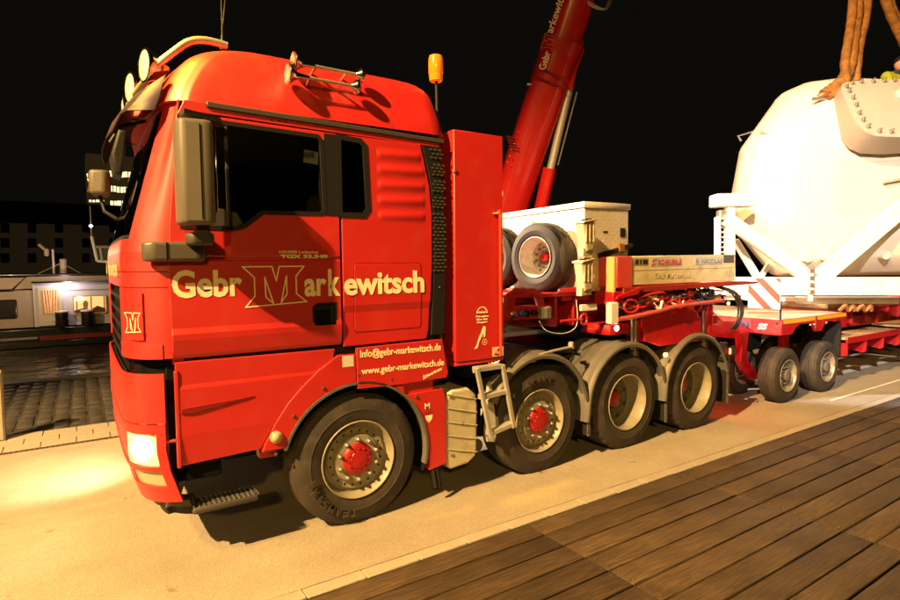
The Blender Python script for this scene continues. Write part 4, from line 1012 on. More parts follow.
for x, r_ in ((3.60, .10), (4.98, .115)):
    cyl = tube('hydraulic_cylinder', [(x, .16, 1.20), (x, .16, 1.62)], r_, red2, LT, 20)
    tube('piston_rod', [(x, .16, .95), (x, .16, 1.21)], r_ * .55, steel, cyl, 14)
for x in (3.42, 3.48, 4.80): tube('support_strut', [(x, .05, 1.12), (x, .05, 1.50)], .018, steel, LT, 8)
box('lower_beam', 3.1, 5.2, .10, .55, 1.30, 1.42, red2, LT, .01)
random.seed(11)
hm = [hoser, hoser, hoser, hoseb, hoseb, steel, hoseblue, red2, red2, white]
for k in range(46):
    x = 3.12 + 1.8 * random.random(); z = 1.58 + .02 * (x - 3) + random.random() * .16; y = random.uniform(-.03, .22)
    L_ = random.uniform(.18, .7); m_ = random.choice(hm)
    pts = spline([(x, y, z), (x + L_ * .35, y - random.uniform(0, .05), z + random.uniform(-.07, .05)), (x + L_ * .7, y + random.uniform(-.04, .05), z + random.uniform(-.06, .08)), (x + L_, y + .02, z + random.uniform(-.05, .05))], 4)
    tube('hydraulic_hose', pts, random.choice((.009, .012, .016)), m_, LT, 6)
for k in range(16):
    x = 3.2 + k * .112; w_ = random.uniform(.05, .1); z = 1.60 + .02 * (x - 3) + random.uniform(0, .05)
    box('valve_block', x, x + w_, random.uniform(.0, .04), .16, z, z + random.uniform(.05, .11), random.choice([red2, red2, steel, hoser, black, white]), LT, .008)
bm = bmesh.new(); add_tube(bm, [(3.30 + .12 * math.cos(a), -.035, 1.63 + .07 * math.sin(a)) for a in [k * PI / 12 for k in range(25)]], .013, 8, False); finish(bm, 'hose_ring', hoser, LT)
tube('trailing_cable', spline([(2.70, .22, 1.72), (2.70, .2, 1.5), (2.62, .18, 1.40), (2.42, .16, 1.37), (2.2, .16, 1.42), (2.14, .2, 1.52)], 6), .006, mat('pale_cable', (.5, .45, .35), .5), LT, 6)
pts = [(1.58 + .014 * k + .0, .36 + .028 * math.cos(k * 1.1), 1.42 + .010 * k * .6 + .028 * math.sin(k * 1.1)) for k in range(60)]
pts = [(1.60 + .0035 * k, .36 + .03 * math.cos(k * .8), 1.26 + .0042 * k + .03 * math.sin(k * .8)) for k in range(80)]
tube('coiled_air_line', pts, .007, hoser, LT, 5)
tube('air_line', spline([(1.86, .26, 1.60), (1.75, .25, 1.50), (1.68, .3, 1.44), (1.6, .33, 1.3)], 5), .01, hoseb, LT, 6)
for dx_ in (0, .06, .11): tube('hydraulic_hose', spline([(5.1 + dx_, .1, 1.80), (5.28 + dx_, -.05, 1.70), (5.42 + dx_, -.06, 1.45), (5.36 + dx_, .0, 1.22), (5.6 + dx_, .2, 1.15)], 5), .012, hoseb, LT, 8)
# axle block with its yellow edge and arches
ARCH = [(6.70, 1.035), (6.70, 1.262), (8.74, 1.262), (8.74, 1.12), (8.70, 1.03), (8.60, 1.12), (8.50, 1.165), (8.10, 1.165), (7.98, 1.10), (7.90, 1.02), (7.74, 1.02), (7.66, 1.10), (7.55, 1.165), (7.20, 1.165), (7.08, 1.12), (6.98, 1.035)]
ab = prism('axle_block_side', ARCH, .0, .05, red2, LT, 'y', .005)
prism('axle_block_side', ARCH, 2.45, 2.50, red2, LT, 'y', .005)
box('axle_block_front', 6.66, 6.70, .0, 2.5, 1.035, 1.262, red2, LT, .006)
box('axle_block_deck', 6.70, 8.74, .05, 2.45, 1.225, 1.262, mat('lit_deck_tone', (.55, .42, .34), .6, 0, 0, .1, 20, .15, 4), LT, .004)  # pale tone carries the bright light falling on the block's top
box('yellow_edge', 6.715, 7.66, -.004, .0, 1.20, 1.257, yel, ab, 0); box('yellow_edge', 7.72, 8.73, -.004, .0, 1.20, 1.257, yel, ab, 0)
box('edge_strap', 7.665, 7.715, -.012, .0, 1.06, 1.262, MAT['brown_red_paint'], ab, .003)
for x in (7.50, 7.62, 8.02): box('reflector', x, x + .05, -.005, .0, 1.13, 1.15, stick, ab, 0)
def MF(y, z, x=6.655): return T(x, y, z) @ MFRONT
box('plain_label', 6.655, 6.66, .44, .62, 1.095, 1.225, wdark if False else mat('badge_plum', (.16, .02, .05), .5), LT, 0)
text('N', mat('print_navy', (.03, .03, .10), .5), LT, MF(.585, 1.12, 6.650), .10, .08, .05)
text('SS', cream, LT, MF(.345, 1.11, 6.652), .15, .085, .045, shear=.3)
lathe('bolt', [(.02, 0), (.02, .01), (0, .012)], T(6.66, .07, 1.21) @ Matrix.Rotation(R(-90), 4, 'Y'), black, LT, 10)
for xc in (6.93, 8.18):
    ARM = [(xc - .52, 1.05), (xc - .28, 1.05), (xc - .33, .80), (xc - .30, .62), (xc - .02, .40), (xc + .02, .30), (xc - .10, .27), (xc - .36, .46), (xc - .50, .62), (xc - .48, .84)]
    for y0 in (.46, 1.98): prism('swing_arm', ARM, y0, y0 + .10, red2, LT, 'y', .015, seg=2)
    for y0 in (.60, 1.8): tube('suspension_ram', [(xc - .1, y0, .50), (xc + .1, y0, 1.15)], .05, black, LT, 12)
    tube('axle', [(xc, .1, .41), (xc, 1.02, .41)], .06, blackin, LT, 12); tube('axle', [(xc, 1.48, .41), (xc, 2.4, .41)], .06, blackin, LT, 12)
    box('wheel_housing', xc - .15, xc + .15, .50, .60, .75, 1.16, blackin, LT, .01)
tw = wheel(LT, (6.93, .02, .412), .412, .27, 'small')
for x in (6.93, 8.18):
    for y, rz in ((.02, 0), (.70, 0), (1.80, PI), (2.48, PI)):
        if (x, y) == (6.93, .02): continue
        c = copy_tree(tw, LT); c.location = Vector((x, y, .412)) - LT.location; c.rotation_euler = (0, 0, rz)
mf_ = box('mud_flap', 8.66, 8.70, .05, .5, .52, 1.10, rubberm, LT, .003)
box('mudguard', 7.70, 8.70, .06, .10, .78, 1.16, blackin, LT, .003) if False else None
# the striped warning board and its lamp
wb = box('warning_board', 6.60, 6.62, .0, .47, 1.42, 1.87, white, LT, .004)
for k in range(-1, 2):
    o_ = k * .30 + .09
    P = [(.47 - o_, 1.87), (.47 - o_ - .13, 1.87), (.47 - o_ - .13 - .45, 1.42), (.47 - o_ - .45, 1.42)]
    cl_ = []
    def clip(P, f):
        out = []
        for i in range(len(P)):
            a, b_ = P[i], P[(i + 1) % len(P)]; fa, fb = f(a), f(b_)
            if fa >= 0: out.append(a)
            if fa * fb < 0: t = fa / (fa - fb); out.append((a[0] + (b_[0] - a[0]) * t, a[1] + (b_[1] - a[1]) * t))
        return out
    P = clip(clip(P, lambda p: p[0] - .002), lambda p: .468 - p[0])
    if len(P) > 2: prism('red_stripe', [(.47 - p[0] if False else p[0], p[1]) for p in P], 6.597, 6.60, mat('reflective_red', (.72, .04, .03), .4), wb, 'x', 0)
tube('lamp_post', [(6.66, .02, 1.26), (6.66, .02, 1.56)], .014, black, LT, 8)
lathe('marker_lamp', [(.022, 0), (.026, .02), (.02, .045), (0, .05)], T(6.66, -.01, 1.545), lampw, LT, 12)
lathe('marker_lamp', [(.02, 0), (.02, .02), (0, .024)], T(5.30, .02, 1.57) @ Matrix.Rotation(R(90), 4, 'X'), lampon, LT, 12)
# the bed behind
box('bed_rail', 8.80, 19, .50, .62, .88, 1.20, red2, LT, .01); box('bed_rail', 8.80, 19, 1.9, 2.02, .88, 1.20, red2, LT, .01)
box('bed_deck', 8.76, 19, .45, 2.1, 1.20, 1.235, MAT['brown_red_paint'], LT, .004)
for k in range(8): box('rail_rib', 9.0 + k * .55, 9.04 + k * .55, .44, .50, .90, 1.19, red2, LT, .004)
bedw = mat('bed_timber', (.45, .30, .16), .6, 0, 0, .2, 20, .2, 6)
for k in range(6): box('outrigger_board', 8.76 + k * .36, 9.11 + k * .36, .0, .46, .80, .835, bedw, LT, .004)
box('outrigger_edge', 8.74, 10.95, -.03, .0, .74, .84, red2, LT, .004)
for k in range(4): prism('outrigger', [(-.02, .74), (-.02, .55), (.04, .52), (.46, .60), (.50, .74)], 8.76 + k * .72, 8.80 + k * .72, red2, LT, 'x', .004)
for k in range(6): box('outrigger_board', 11.0 + k * .36, 11.35 + k * .36, -.10, .46, .86, .895, bedw, LT, .004)
box('outrigger_edge', 10.98, 13.2, -.13, -.10, .78, .90, red2, LT, .004)
text('SCHEUERLE', wdark, LT, T(10.1, .494, 1.08) @ MSIDE, .9, .08, .03)
for k in range(4): prism('outrigger', [(-.12, .80), (-.12, .60), (-.04, .56), (.46, .60), (.50, .80)], 11.0 + k * .72, 11.04 + k * .72, red2, LT, 'x', .004)
box('packing_timber', 9.6, 10.4, .5, 2.0, 1.235, 1.36, bedw, LT, .01)

# ------------------------------------------------------------------ things carried on the neck
# two spare wheels standing face forward
def build_spare(c, label, first=None):
    t = thing('spare_wheel', (c[0], c[1], c[2] - .40), label, 'wheel', None)
    w = wheel(t, (c[0], c[1], c[2]), .40, .27, 'drive', rimmat=rimw)
    # open dish: repaint and hollow face
    for o_ in list(w.children):
        o_.name = o_.name
        if o_.name.startswith('rim') or o_.name.startswith('brake'): o_.data.materials.clear(); o_.data.materials.append(rimw)
        if o_.name.startswith('hub'): o_.data.materials.clear(); o_.data.materials.append(hoser); o_.scale = (.62, 1, .62)
        # move straight under the thing
    for o_ in list(w.children):
        o_.location = o_.location + w.location; o_.parent = t
    bpy.data.objects.remove(w)
    return t
sw = build_spare((2.53, .70, 2.19), 'spare wheel with cream rim standing on the goose neck in front of the steel chest')
sw.rotation_euler = (0, 0, R(-82))
s2 = copy_tree(sw); s2.location = (2.50, 1.52, 2.19 - .40); s2['label'] = 'second spare wheel half hidden between the tall red locker and the steel chest'
# steel tread-plate chest with an overhanging lid
crm = mat('tread_plate_steel', (.66, .60, .50), .42, .35, 0, 0, 40, .06, 5, dirt=(.35, .26, .15), dscale=5, damt=.35)
A = Vector((2.81, .24, 0)); Bp = Vector((4.10, .80, 0)); Cp = Vector((3.24, 2.12, 0))
ang = math.atan2(Bp.y - A.y, Bp.x - A.x)
CH = thing('steel_chest', (2.84, .24, 1.80), 'large pale tread plate steel chest with lid standing on the trailer neck', 'chest', rz=R(-4))
Lx, Ly = .70, 1.85
box('chest_body', .02, Lx, .02, Ly, 0, .93, crm, CH, .006, local=True)
box('lid', 0, Lx + .02, 0, Ly + .02, .93, 1.0, crm, CH, .008, local=True)
bm = bmesh.new()
for i in range(15):
    for j in range(22):
        x = .05 + i * .0425; z = .03 + j * .0415; s_ = 1 if (i + j) % 2 else -1
        add_prism(bm, [(x - .012, z - .012 * s_), (x + .012, z + .012 * s_), (x + .015, z + .009 * s_), (x - .009, z - .015 * s_)], .0165, .02, 'y')
o = finish(bm, 'tread_pattern', crm, CH, 0, local=True); tag(o, kind='stuff')
box('latch', .56, .64, .005, .02, .62, .72, black, CH, .006, local=True); box('latch_plate', .30, .37, .012, .02, .66, .68, black, CH, .002, local=True)
tube('lid_stay', [(.0, .9, .84), (-.03, .9, .80), (-.03, .9, .70)], .02, MAT['amber_painted_edge'], CH, 8, local=True)
tube('hand_loop', spline([(0, 1.95 - .2, .60), (-.05, 1.75, .74), (-.05, 1.6, .80), (-.05, 1.45, .74), (0, 1.45, .60)], 4), .014, MAT['amber_painted_edge'], CH, 8, local=True)
tube('lashing_strap', spline([(.22, .015, .40), (.4, .0, .44), (.6, .0, .49), (.74, .01, .52)], 4), .03, black, CH, 6, local=True)
box('ratchet', .50, .60, -.035, .01, .44, .54, mat('rusty_ratchet', (.35, .15, .06), .5, .5), CH, .01, local=True)
# two wheel chocks hung on the rack
def chock(x, y, z, label):
    t = thing('wheel_chock', (x, y, z), label, 'chock', None)
    B = [(0, .0), (.25, 0), (.27, .05), (.25, .20), (.18, .34), (.0, .36), (-.03, .30)]
    bm = bmesh.new()
    # wedge seen from its end: sloped top with two slots, ribbed face
    V0 = [(-.02, .26, .19), (.20, .24, .24), (.21, .02, .24), (-.01, .02, .19)]
    P = [(x - .02, z + .30), (x + .15, z + .33), (x + .165, z + .20), (x + .13, z + .02), (x + .03, z + .00), (x + .01, z + .16)]
    add_prism(bm, P, y - .04, y + .08, 'y', .012)
    finish(bm, 'chock_body', chockm, t, 35)
    prism('chock_top', [(x - .03, z + .30), (x + .16, z + .33), (x + .165, z + .35), (x - .025, z + .32)], y - .06, y + .10, chockm, t, 'y', .006)
    for k in range(3): box('rib', x + .01 + k * .055, x + .022 + k * .055, y - .052, y - .03, z + .10, z + .29, chockm, t, .004)
    for k in range(2): box('slot', x + .03 + k * .07, x + .065 + k * .07, y - .02, y + .05, z + .315 + k * .011, z + .345 + k * .011, blackin, t, .004)
    prism('chock_foot', [(x + .0, z - .05), (x + .15, z - .04), (x + .15, z + .04), (x - .0, z + .04)], y - .02, y + .06, chockm, t, 'y', .006)
    return t
chock(2.62, .06, 2.24, 'upper yellowish wheel chock hung on the red rack beside the chest')
chock(2.60, .06, 1.82, 'lower yellowish wheel chock hung on the red rack above the hoses')

# ------------------------------------------------------------------ the big white casing on its cradle, seen parallel to the view
DEP = 10.5
O = Vector((CAM.x + DEP * sy, CAM.y + DEP * cy, 0))
def lc(u, v, dep=DEP):
    p = atD(u, v, dep / cp if False else dep); q = p - O
    return (q.x * cy - q.y * sy, q.x * sy + q.y * cy, p.z)      # local x right, y away, z up
SI = thing('white_casing', O, 'huge white rounded steel casing with bolted cover hanging from slings over the low loader', 'casing', rz=-YAW)
def fr(pts, y, s=1, c0=(8.5, 3.6)): return [Vector((c0[0] + (x - c0[0]) * s, y, c0[1] + (z - c0[1]) * s)) for x, z in pts]
OUT = [(6.05, 1.84), (5.36, 2.66), (5.25, 3.32), (5.40, 4.22), (6.08, 5.18), (6.5, 5.36), (7.0, 5.42), (8.5, 5.36), (10.5, 5.36), (11.3, 5.0), (11.7, 4.2), (11.75, 3.3), (11.6, 2.6), (10.9, 1.84)]
rings = [fr(OUT, -.75, .60), fr(OUT, -.60, .80), fr(OUT, -.25, .965), fr(OUT, 0, 1), fr(OUT, .25, .985), fr(OUT, 1.2, .82), fr(OUT, 2.8, .55), fr(OUT, 3.4, .4)]
casm = mat('casing_white', (.62, .57, .48), .5, 0, 0, .03, 8, .03, 2)
bm = bmesh.new(); V = [[bm.verts.new(p) for p in r] for r in rings]; n = len(OUT)
for A_, B_ in zip(V, V[1:]):
    for k in range(n): bm.faces.new((A_[k], A_[(k + 1) % n], B_[(k + 1) % n], B_[k]))
bm.faces.new(V[0]); bm.faces.new(V[-1][::-1])
bmesh.ops.recalc_face_normals(bm, faces=bm.faces[:])
bmesh.ops.bevel(bm, geom=[e for e in bm.edges if e.calc_face_angle(0) > R(12)], offset=.05, segments=2, affect='EDGES', profile=.5)
finish(bm, 'casing_body', casm, SI, 24, local=True)
from mathutils.bvhtree import BVHTree
_cb = bpy.data.objects['casing_body']; _bv = BVHTree.FromPolygons([v.co + _cb.location for v in _cb.data.vertices], [tuple(p.vertices) for p in _cb.data.polygons])
_Z = Matrix.Rotation(YAW, 3, 'Z')
def onbody(u, v):
    o_ = _Z @ (CAM - O); d = (_Z @ ray(u, v)).normalized(); h = _bv.ray_cast(o_, d)
    return h[0]
def seam(uv, dep, r=.014, nm='weld_seam', m=casm):
    if nm != 'weld_seam': return tube(nm, [lc(u, v, dep) for u, v in uv], r, m, SI, 6, local=True)
    P = []
    for (a, b_), (c, d) in zip(uv, uv[1:]):
        for k in range(9):
            h = onbody(a + (c - a) * k / 8, b_ + (d - b_) * k / 8)
            if h is not None: P.append(h)
    if len(P) > 2: return tube(nm, P, r * .55, m, SI, 6, local=True)
seam([(795, 97), (812, 120)], 10.15); seam([(812, 120), (850, 133), (900, 150)], 9.84); seam([(812, 120), (745, 128)], 9.95); seam([(812, 120), (812, 150)], 9.84)
seam([(740, 152), (772, 118), (776, 100)], 10.28, .02); seam([(735, 215), (820, 212), (900, 205)], 9.70)
seam([(745, 185), (830, 165), (900, 160)], 9.72)
# bolted cover
y0 = 9.35
def cvp(u, v): # the cover leans back
    t = (137 - v) / 57; return Vector(lc(u, v, 9.0 + .55 * t))
CO = [(841, 90), (842.5, 84), (847, 82), (860, 80.5), (900, 79), (955, 77), (966, 84), (966, 95), (958, 125), (948, 134), (900, 137), (876, 136), (864, 131), (856, 123), (849, 108)]
bm = bmesh.new(); top = [bm.verts.new(cvp(u, v)) for u, v in CO]; bot = [bm.verts.new(cvp(u, v) + Vector((.10, .48, -.18))) for u, v in CO]
rim_ = [bm.verts.new(cvp(u, v) + Vector((0, .07, -.03))) for u, v in CO]
bm.faces.new(top)
for k in range(len(CO)):
    j = (k + 1) % len(CO); bm.faces.new((top[k], top[j], rim_[j], rim_[k])); bm.faces.new((rim_[k], rim_[j], bot[j], bot[k]))
bm.faces.new(bot[::-1])
cov = finish(bm, 'inspection_cover', mat('cover_pink_white', (.40, .33, .27), .5, 0, 0, .03, 8, .05, 3), SI, 40, local=True)
for u, v in [(845.5, 87.5), (848, 92), (851.7, 98.7), (855, 106), (858, 114), (861.7, 121), (867, 127.5), (878, 132), (890, 132.6), (902, 132.6), (914, 132), (926, 131.5), (851, 84), (860, 82.7), (872, 82), (883, 81.5), (893, 81), (904, 80.6), (915, 80), (926, 80)]:
    p = cvp(u, v); nn = Vector((0, -.86, .5)).normalized()
    tube('cover_bolt', [p, p + nn * .05], .030, steel, SI, 6, local=True, smooth=20); tube('bolt_tip', [p + nn * .05, p + nn * .09], .014, wdark if False else steel, SI, 6, local=True)
_h = cvp(902, 94); box('cover_handle', _h.x - .08, _h.x + .08, _h.y - .10, _h.y + .03, _h.z - .07, _h.z + .07, white, SI, .01, local=True)
# lifting lug, side brackets
seam([(824, 96), (820, 106), (814, 119)], 9.85, .045, 'lifting_lug', white)
seam([(741, 141), (738, 136), (758, 130)], 10.6, .02, 'hook_bracket', steel)
for u, v in ((764, 131), (805, 258), (825, 257), (882, 255)):
    h = onbody(u, v); tube('boss', [h + Vector((0, .05, 0)), h + Vector((0, -.10, .0))], .075, casm, SI, 14, local=True)
seam([(884, 181), (900, 178)], 9.55, .03, 'stub_pipe', casm)
# cradle frame
cm = white
def bar_(u0, v0, u1, v1, dep, w, d=.16, nm='cradle_brace', m=cm, dep2=None):
    a = Vector(lc(u0, v0, dep)); b_ = Vector(lc(u1, v1, dep2 or dep)); dd = (b_ - a).normalized(); yy = Vector((0, 1, 0)); yy = (yy - dd * yy.dot(dd)).normalized(); nn = dd.cross(yy)
    bm = bmesh.new(); P = []
    for q in (a, b_):
        for s1, s2 in ((-1, -1), (1, -1), (1, 1), (-1, 1)): P.append(bm.verts.new(q + nn * s1 * w / 2 + yy * s2 * d / 2))
    for k in range(4): bm.faces.new((P[k], P[(k + 1) % 4], P[4 + (k + 1) % 4], P[4 + k]))
    bm.faces.new(P[3::-1]); bm.faces.new(P[4:])
    bmesh.ops.recalc_face_normals(bm, faces=bm.faces[:]); bmesh.ops.bevel(bm, geom=bm.edges[:], offset=.008, segments=1, affect='EDGES')
    return finish(bm, nm, m, SI, 30, local=True)
bar_(700, 286, 1010, 286, 9.5, .30, .3, 'cradle_beam')
bar_(729.5, 205, 729.5, 300, 9.55, .13, .14, 'cradle_post'); bar_(717.5, 217, 717.5, 300, 9.6, .055, .14, 'cradle_post')
bm = bmesh.new()
for k in range(14):
    v = 222 + k * 5; a = Vector(lc(722.5, v, 9.6)); add_box(bm, a.x - .025, a.x + .035, a.y - .02, a.y + .02, a.z - .018, a.z + .012)
o = finish(bm, 'perforated_strip', steel, SI, 0, local=True); tag(o, kind='stuff')
a = lc(714, 207, 9.55); b_ = lc(752, 194, 9.55)
box('cradle_head', a[0], b_[0], a[1] - .12, a[1] + .20, a[2], b_[2], cm, SI, .02, local=True)
a = lc(722, 216, 9.55); box('head_pin', a[0] - .06, a[0] + .12, a[1] - .05, a[1] + .1, a[2] - .06, a[2] + .1, steel, SI, .02, local=True)
bar_(727, 219, 806, 276, 9.45, .20); bar_(905, 205, 818, 279, 9.45, .26); bar_(735, 240, 762, 285, 10.2, .10, .12); bar_(770, 262, 753, 290, 10.3, .07, .1)
for k in range(4): 
    a = lc(811, 271 + k * 7, 9.32); box('clamp_bolt', a[0] - .04, a[0] + .05, a[1] - .03, a[1] + .05, a[2] - .035, a[2] + .035, steel, SI, .01, local=True)
a = lc(811, 285, 9.34); box('clamp_plate', a[0] - .035, a[0] + .035, a[1] - .02, a[1] + .03, 1.45, 1.98, cm, SI, .008, local=True)
bar_(800, 300, 893, 300, 9.9, .12, .3, 'saddle'); bar_(745, 298, 800, 299, 9.9, .07, .3, 'saddle'); bar_(893, 298, 960, 290, 9.9, .16, .3, 'saddle', MAT['pinkish_red'])
a = lc(850, 306, 9.9)
for k, u in enumerate((845, 862)):
    a = lc(u, 309, 9.6); tube('chain_heap', spline([(a[0] - .1, a[1], a[2] - .03), (a[0] - .02, a[1] - .04, a[2] + .06), (a[0] + .05, a[1], a[2] - .03), (a[0] + .12, a[1] - .03, a[2] + .05), (a[0] + .16, a[1], a[2] - .03)], 4), .035, MAT['rusty_ratchet'], SI, 6, local=True)

# slings up to the crane hook out of the picture
def wp(u, v, d): return atD(u, v, d)
def sling(name_label, strands):
    t = thing('lifting_sling', strands[0][0][0], name_label, 'sling', None)
    for P, r in strands:
        pts = spline(P, 8); n = len(pts)
        bm = bmesh.new(); add_tube(bm, pts, [r * (1 + .05 * math.sin(i * 1.7)) for i in range(n)], 10)
        finish(bm, 'strand', slingm, t, 60)
    return t
hook = wp(872, -330, 10.2)
s1 = sling('bundle of thick orange slings rising from the casing lug, left of the worker', [
    ([wp(824, 95, 9.8), wp(834, 88, 9.8), wp(844, 79, 9.85), wp(850, 62, 9.9), wp(854, 30, 9.95), wp(857, 0, 10), wp(863, -120, 10.1), hook], .11),
    ([wp(853, 83, 10.0), wp(852, 70, 10.0), wp(857, 35, 10.05), wp(863, 0, 10.05), wp(867, -120, 10.1), hook], .125),
    ([wp(826, 97, 9.75), wp(838, 91, 9.75), wp(846, 80, 9.8), wp(845, 62, 9.85), wp(850, 30, 9.9), wp(853, 0, 9.95), wp(860, -120, 10.1), hook], .075),
    ([wp(855, 82, 9.9), wp(859, 45, 9.92), wp(867, 0, 10), wp(869, -120, 10.1), hook], .08)])
sh = tube('shackle', spline([wp(818, 97, 9.75), wp(824, 94, 9.7), wp(831, 95, 9.75), wp(828, 100, 9.75)], 4), .05, MAT['rusty_ratchet'], s1, 8)
tube('shackle_pin', [wp(813, 99, 9.7), wp(827, 98, 9.75)], .03, steel, s1, 8)
sling('second orange sling slanting down behind the worker at the right edge', [
    ([wp(912, 58, 10.6), wp(898, 30, 10.5), wp(886, 0, 10.4), wp(879, -40, 10.4), wp(874, -120, 10.3), hook], .085), ([wp(916, 56, 10.6), wp(902, 28, 10.5), wp(890, -2, 10.4), wp(882, -40, 10.35), wp(876, -120, 10.3), hook], .055)])
tube('x', [(0, 0, 0), (0, 0, 1)], .01, steel) if False else None
hk = thing('crane_hook', hook, 'steel hook block holding the orange slings above the casing', 'hook')
tube('hook_block', [hook, hook + Vector((0, 0, .8))], .25, yel, hk, 14); tube('hook_bend', spline([hook + Vector((0, 0, 0)), hook + Vector((.15, 0, -.15)), hook + Vector((0, 0, -.3)), hook + Vector((-.15, 0, -.15))], 4), .06, steel, hk, 8)
tube('hoist_rope', [hook + Vector((0, 0, .8)), hook + Vector((0, 0, 6))], .03, steel, hk, 6)

# ------------------------------------------------------------------ the worker crouching behind the cover
def worker(base, rz):
    t = thing('person', base, 'worker in dark knitted cap and yellow hi-vis jacket crouching on the white casing', 'person', rz=rz)
    J = {'pel': (0, .0, .42), 'spine': (0, -.04, .62), 'chest': (0, -.10, .80), 'neck': (0, -.14, .98), 'head': (0, -.17, 1.06),
         'sl': (-.19, -.12, .92), 'el': (-.27, -.26, .70), 'hl': (-.16, -.42, .62), 'sr': (.19, -.12, .92), 'er': (.27, -.26, .70), 'hr': (.16, -.42, .62),
         'kl': (-.16, -.34, .48), 'al': (-.15, -.06, .10), 'tl': (-.15, -.22, .05), 'kr': (.16, -.34, .48), 'ar': (.15, -.06, .10), 'tr': (.15, -.22, .05)}
    E_ = [('pel', 'spine'), ('spine', 'chest'), ('chest', 'neck'), ('neck', 'head'), ('chest', 'sl'), ('sl', 'el'), ('el', 'hl'), ('chest', 'sr'), ('sr', 'er'), ('er', 'hr'), ('pel', 'kl'), ('kl', 'al'), ('al', 'tl'), ('pel', 'kr'), ('kr', 'ar'), ('ar', 'tr')]
    def skinned(nm, keys, edges, rad, m, root):
        me = bpy.data.meshes.new(nm); idx = {k: i for i, k in enumerate(keys)}
        me.from_pydata([J[k] for k in keys], [(idx[a], idx[b_]) for a, b_ in edges], [])
        o = bpy.data.objects.new(nm, me); C.objects.link(o)
        sk = o.modifiers.new('s', 'SKIN'); 
        for i, k in enumerate(keys):
            d = me.skin_vertices[0].data[i]; d.radius = (rad[k], rad[k]); d.use_root = (k == root)
        sub = o.modifiers.new('u', 'SUBSURF'); sub.levels = 2; sub.render_levels = 2
        bpy.context.view_layer.update()
        me2 = bpy.data.meshes.new_from_object(o.evaluated_get(bpy.context.evaluated_depsgraph_get())); bpy.data.objects.remove(o); bpy.data.meshes.remove(me)
        for p in me2.polygons: p.use_smooth = True
        me2.name = nm; return link(me2, nm, m, t, True)
    rad = dict(pel=.15, spine=.14, chest=.16, neck=.06, head=.06, sl=.085, el=.06, hl=.045, sr=.085, er=.06, hr=.045, kl=.085, al=.055, tl=.05, kr=.085, ar=.055, tr=.05)
    skinned('body', list(J), E_, rad, navy, 'pel')
    up = ['pel', 'spine', 'chest', 'sl', 'el', 'hl', 'sr', 'er', 'hr']
    rj = {k: rad[k] + .022 for k in up}
    skinned('hi_vis_jacket', up, [e for e in E_ if e[0] in up and e[1] in up], rj, hiv, 'pel')
    hx, hy, hz = 0, -.20, 1.13
    bm = bmesh.new(); bmesh.ops.create_icosphere(bm, subdivisions=3, radius=1)
    for v in bm.verts:
        c = v.co.copy(); v.co = Vector((hx + c.x * .078, hy + c.y * .095, hz + c.z * .118))
        if c.z < -.2: v.co.x *= 1 - .22 * (-c.z - .2); 
        if c.y < -.85 and abs(c.x) < .25 and abs(c.z + .1) < .3: v.co.y -= .022
    finish(bm, 'head', skin, t, 180, local=True)
    bm = bmesh.new(); bmesh.ops.create_icosphere(bm, subdivisions=3, radius=1)
    bmesh.ops.bisect_plane(bm, geom=bm.verts[:] + bm.edges[:] + bm.faces[:], plane_co=(0, 0, .05), plane_no=(0, .25, 1), clear_inner=True)
    for v in bm.verts: c = v.co.copy(); v.co = Vector((hx + c.x * .088, hy + .006 + c.y * .104, hz + .018 + c.z * .125))
    finish(bm, 'knitted_cap', black, t, 180, local=True)
    for s_ in (-1, 1):
        box('eye', s_ * .03 - .010, s_ * .03 + .010, hy - .096, hy - .088, hz + .004, hz + .013, wdark, t, .002, local=True)
        bm = bmesh.new(); bmesh.ops.create_icosphere(bm, subdivisions=2, radius=.02)
        for v in bm.verts: v.co = Vector((hx + s_ * .078 + v.co.x * .4, hy + v.co.y * .8, hz - .005 + v.co.z * 1.3))
        finish(bm, 'ear', skin, t, 180, local=True)
        for k in range(4):
            bx_ = s_ * (.15 + (k - 1.5) * .018); tube('finger', [(bx_, -.43, .63), (bx_, -.47, .625), (bx_, -.485, .60)], [.010, .009, .007], skin, t, 6, local=True)
        tube('thumb', [(s_ * .115, -.41, .63), (s_ * .095, -.44, .62)], [.011, .009], skin, t, 6, local=True)
        box('reflective_band', s_ * .26 - .085, s_ * .26 + .085, -.34, -.16, .70, .74, mat('silver_band', (.6, .6, .58), .35, .3), t, .03, local=True)
    box('mouth', -.022, .022, hy - .094, hy - .088, hz - .055, hz - .050, mat('lips', (.35, .12, .1), .5), t, .002, local=True)
    prism('open_collar', [(-.06, .90), (.06, .90), (.025, .68), (-.025, .68)], -.305, -.29, mat('dark_red_scarf', (.25, .03, .03), .8), t, 'y', .004, local=True)
wbase = atD(890, 66, 10.7); worker(Vector((wbase.x, wbase.y, wbase.z - 1.16)), -YAW + .15)

# ------------------------------------------------------------------ the mobile crane behind
CR = thing('mobile_crane', atD(498, 300, 17), 'red mobile crane boom with lettering rising behind the tractor', 'crane')
CR.location.z = 0
A = atD(497, 243, 17.2); B = atD(528, 145, 16.4); Cc = atD(562, 42, 15.3); Dd = atD(640, -200, 13.5)
rightv = Rv
def boomsec(name, P, Q, hw, hd, m):
    d = (Q - P).normalized(); a = (Rv - d * Rv.dot(d)).normalized(); b_ = d.cross(a)
    prof = [(-1, -.55), (-.8, -.9), (-.3, -1), (.3, -1), (.8, -.9), (1, -.55), (1, .4), (.75, .85), (-.75, .85), (-1, .4)]
    return loft(name, [[p + a * x * hw + b_ * z * hd for x, z in prof] for p in (P, Q)], m, CR, closed=True, cap=True, smooth=50)
bo = boomsec('boom_base', A, Cc, .52, .5, boomred)
boomsec('boom_extension', Cc - (Dd - Cc).normalized() * .6, Dd, .46, .44, boomred)
def offd(p, du): return p
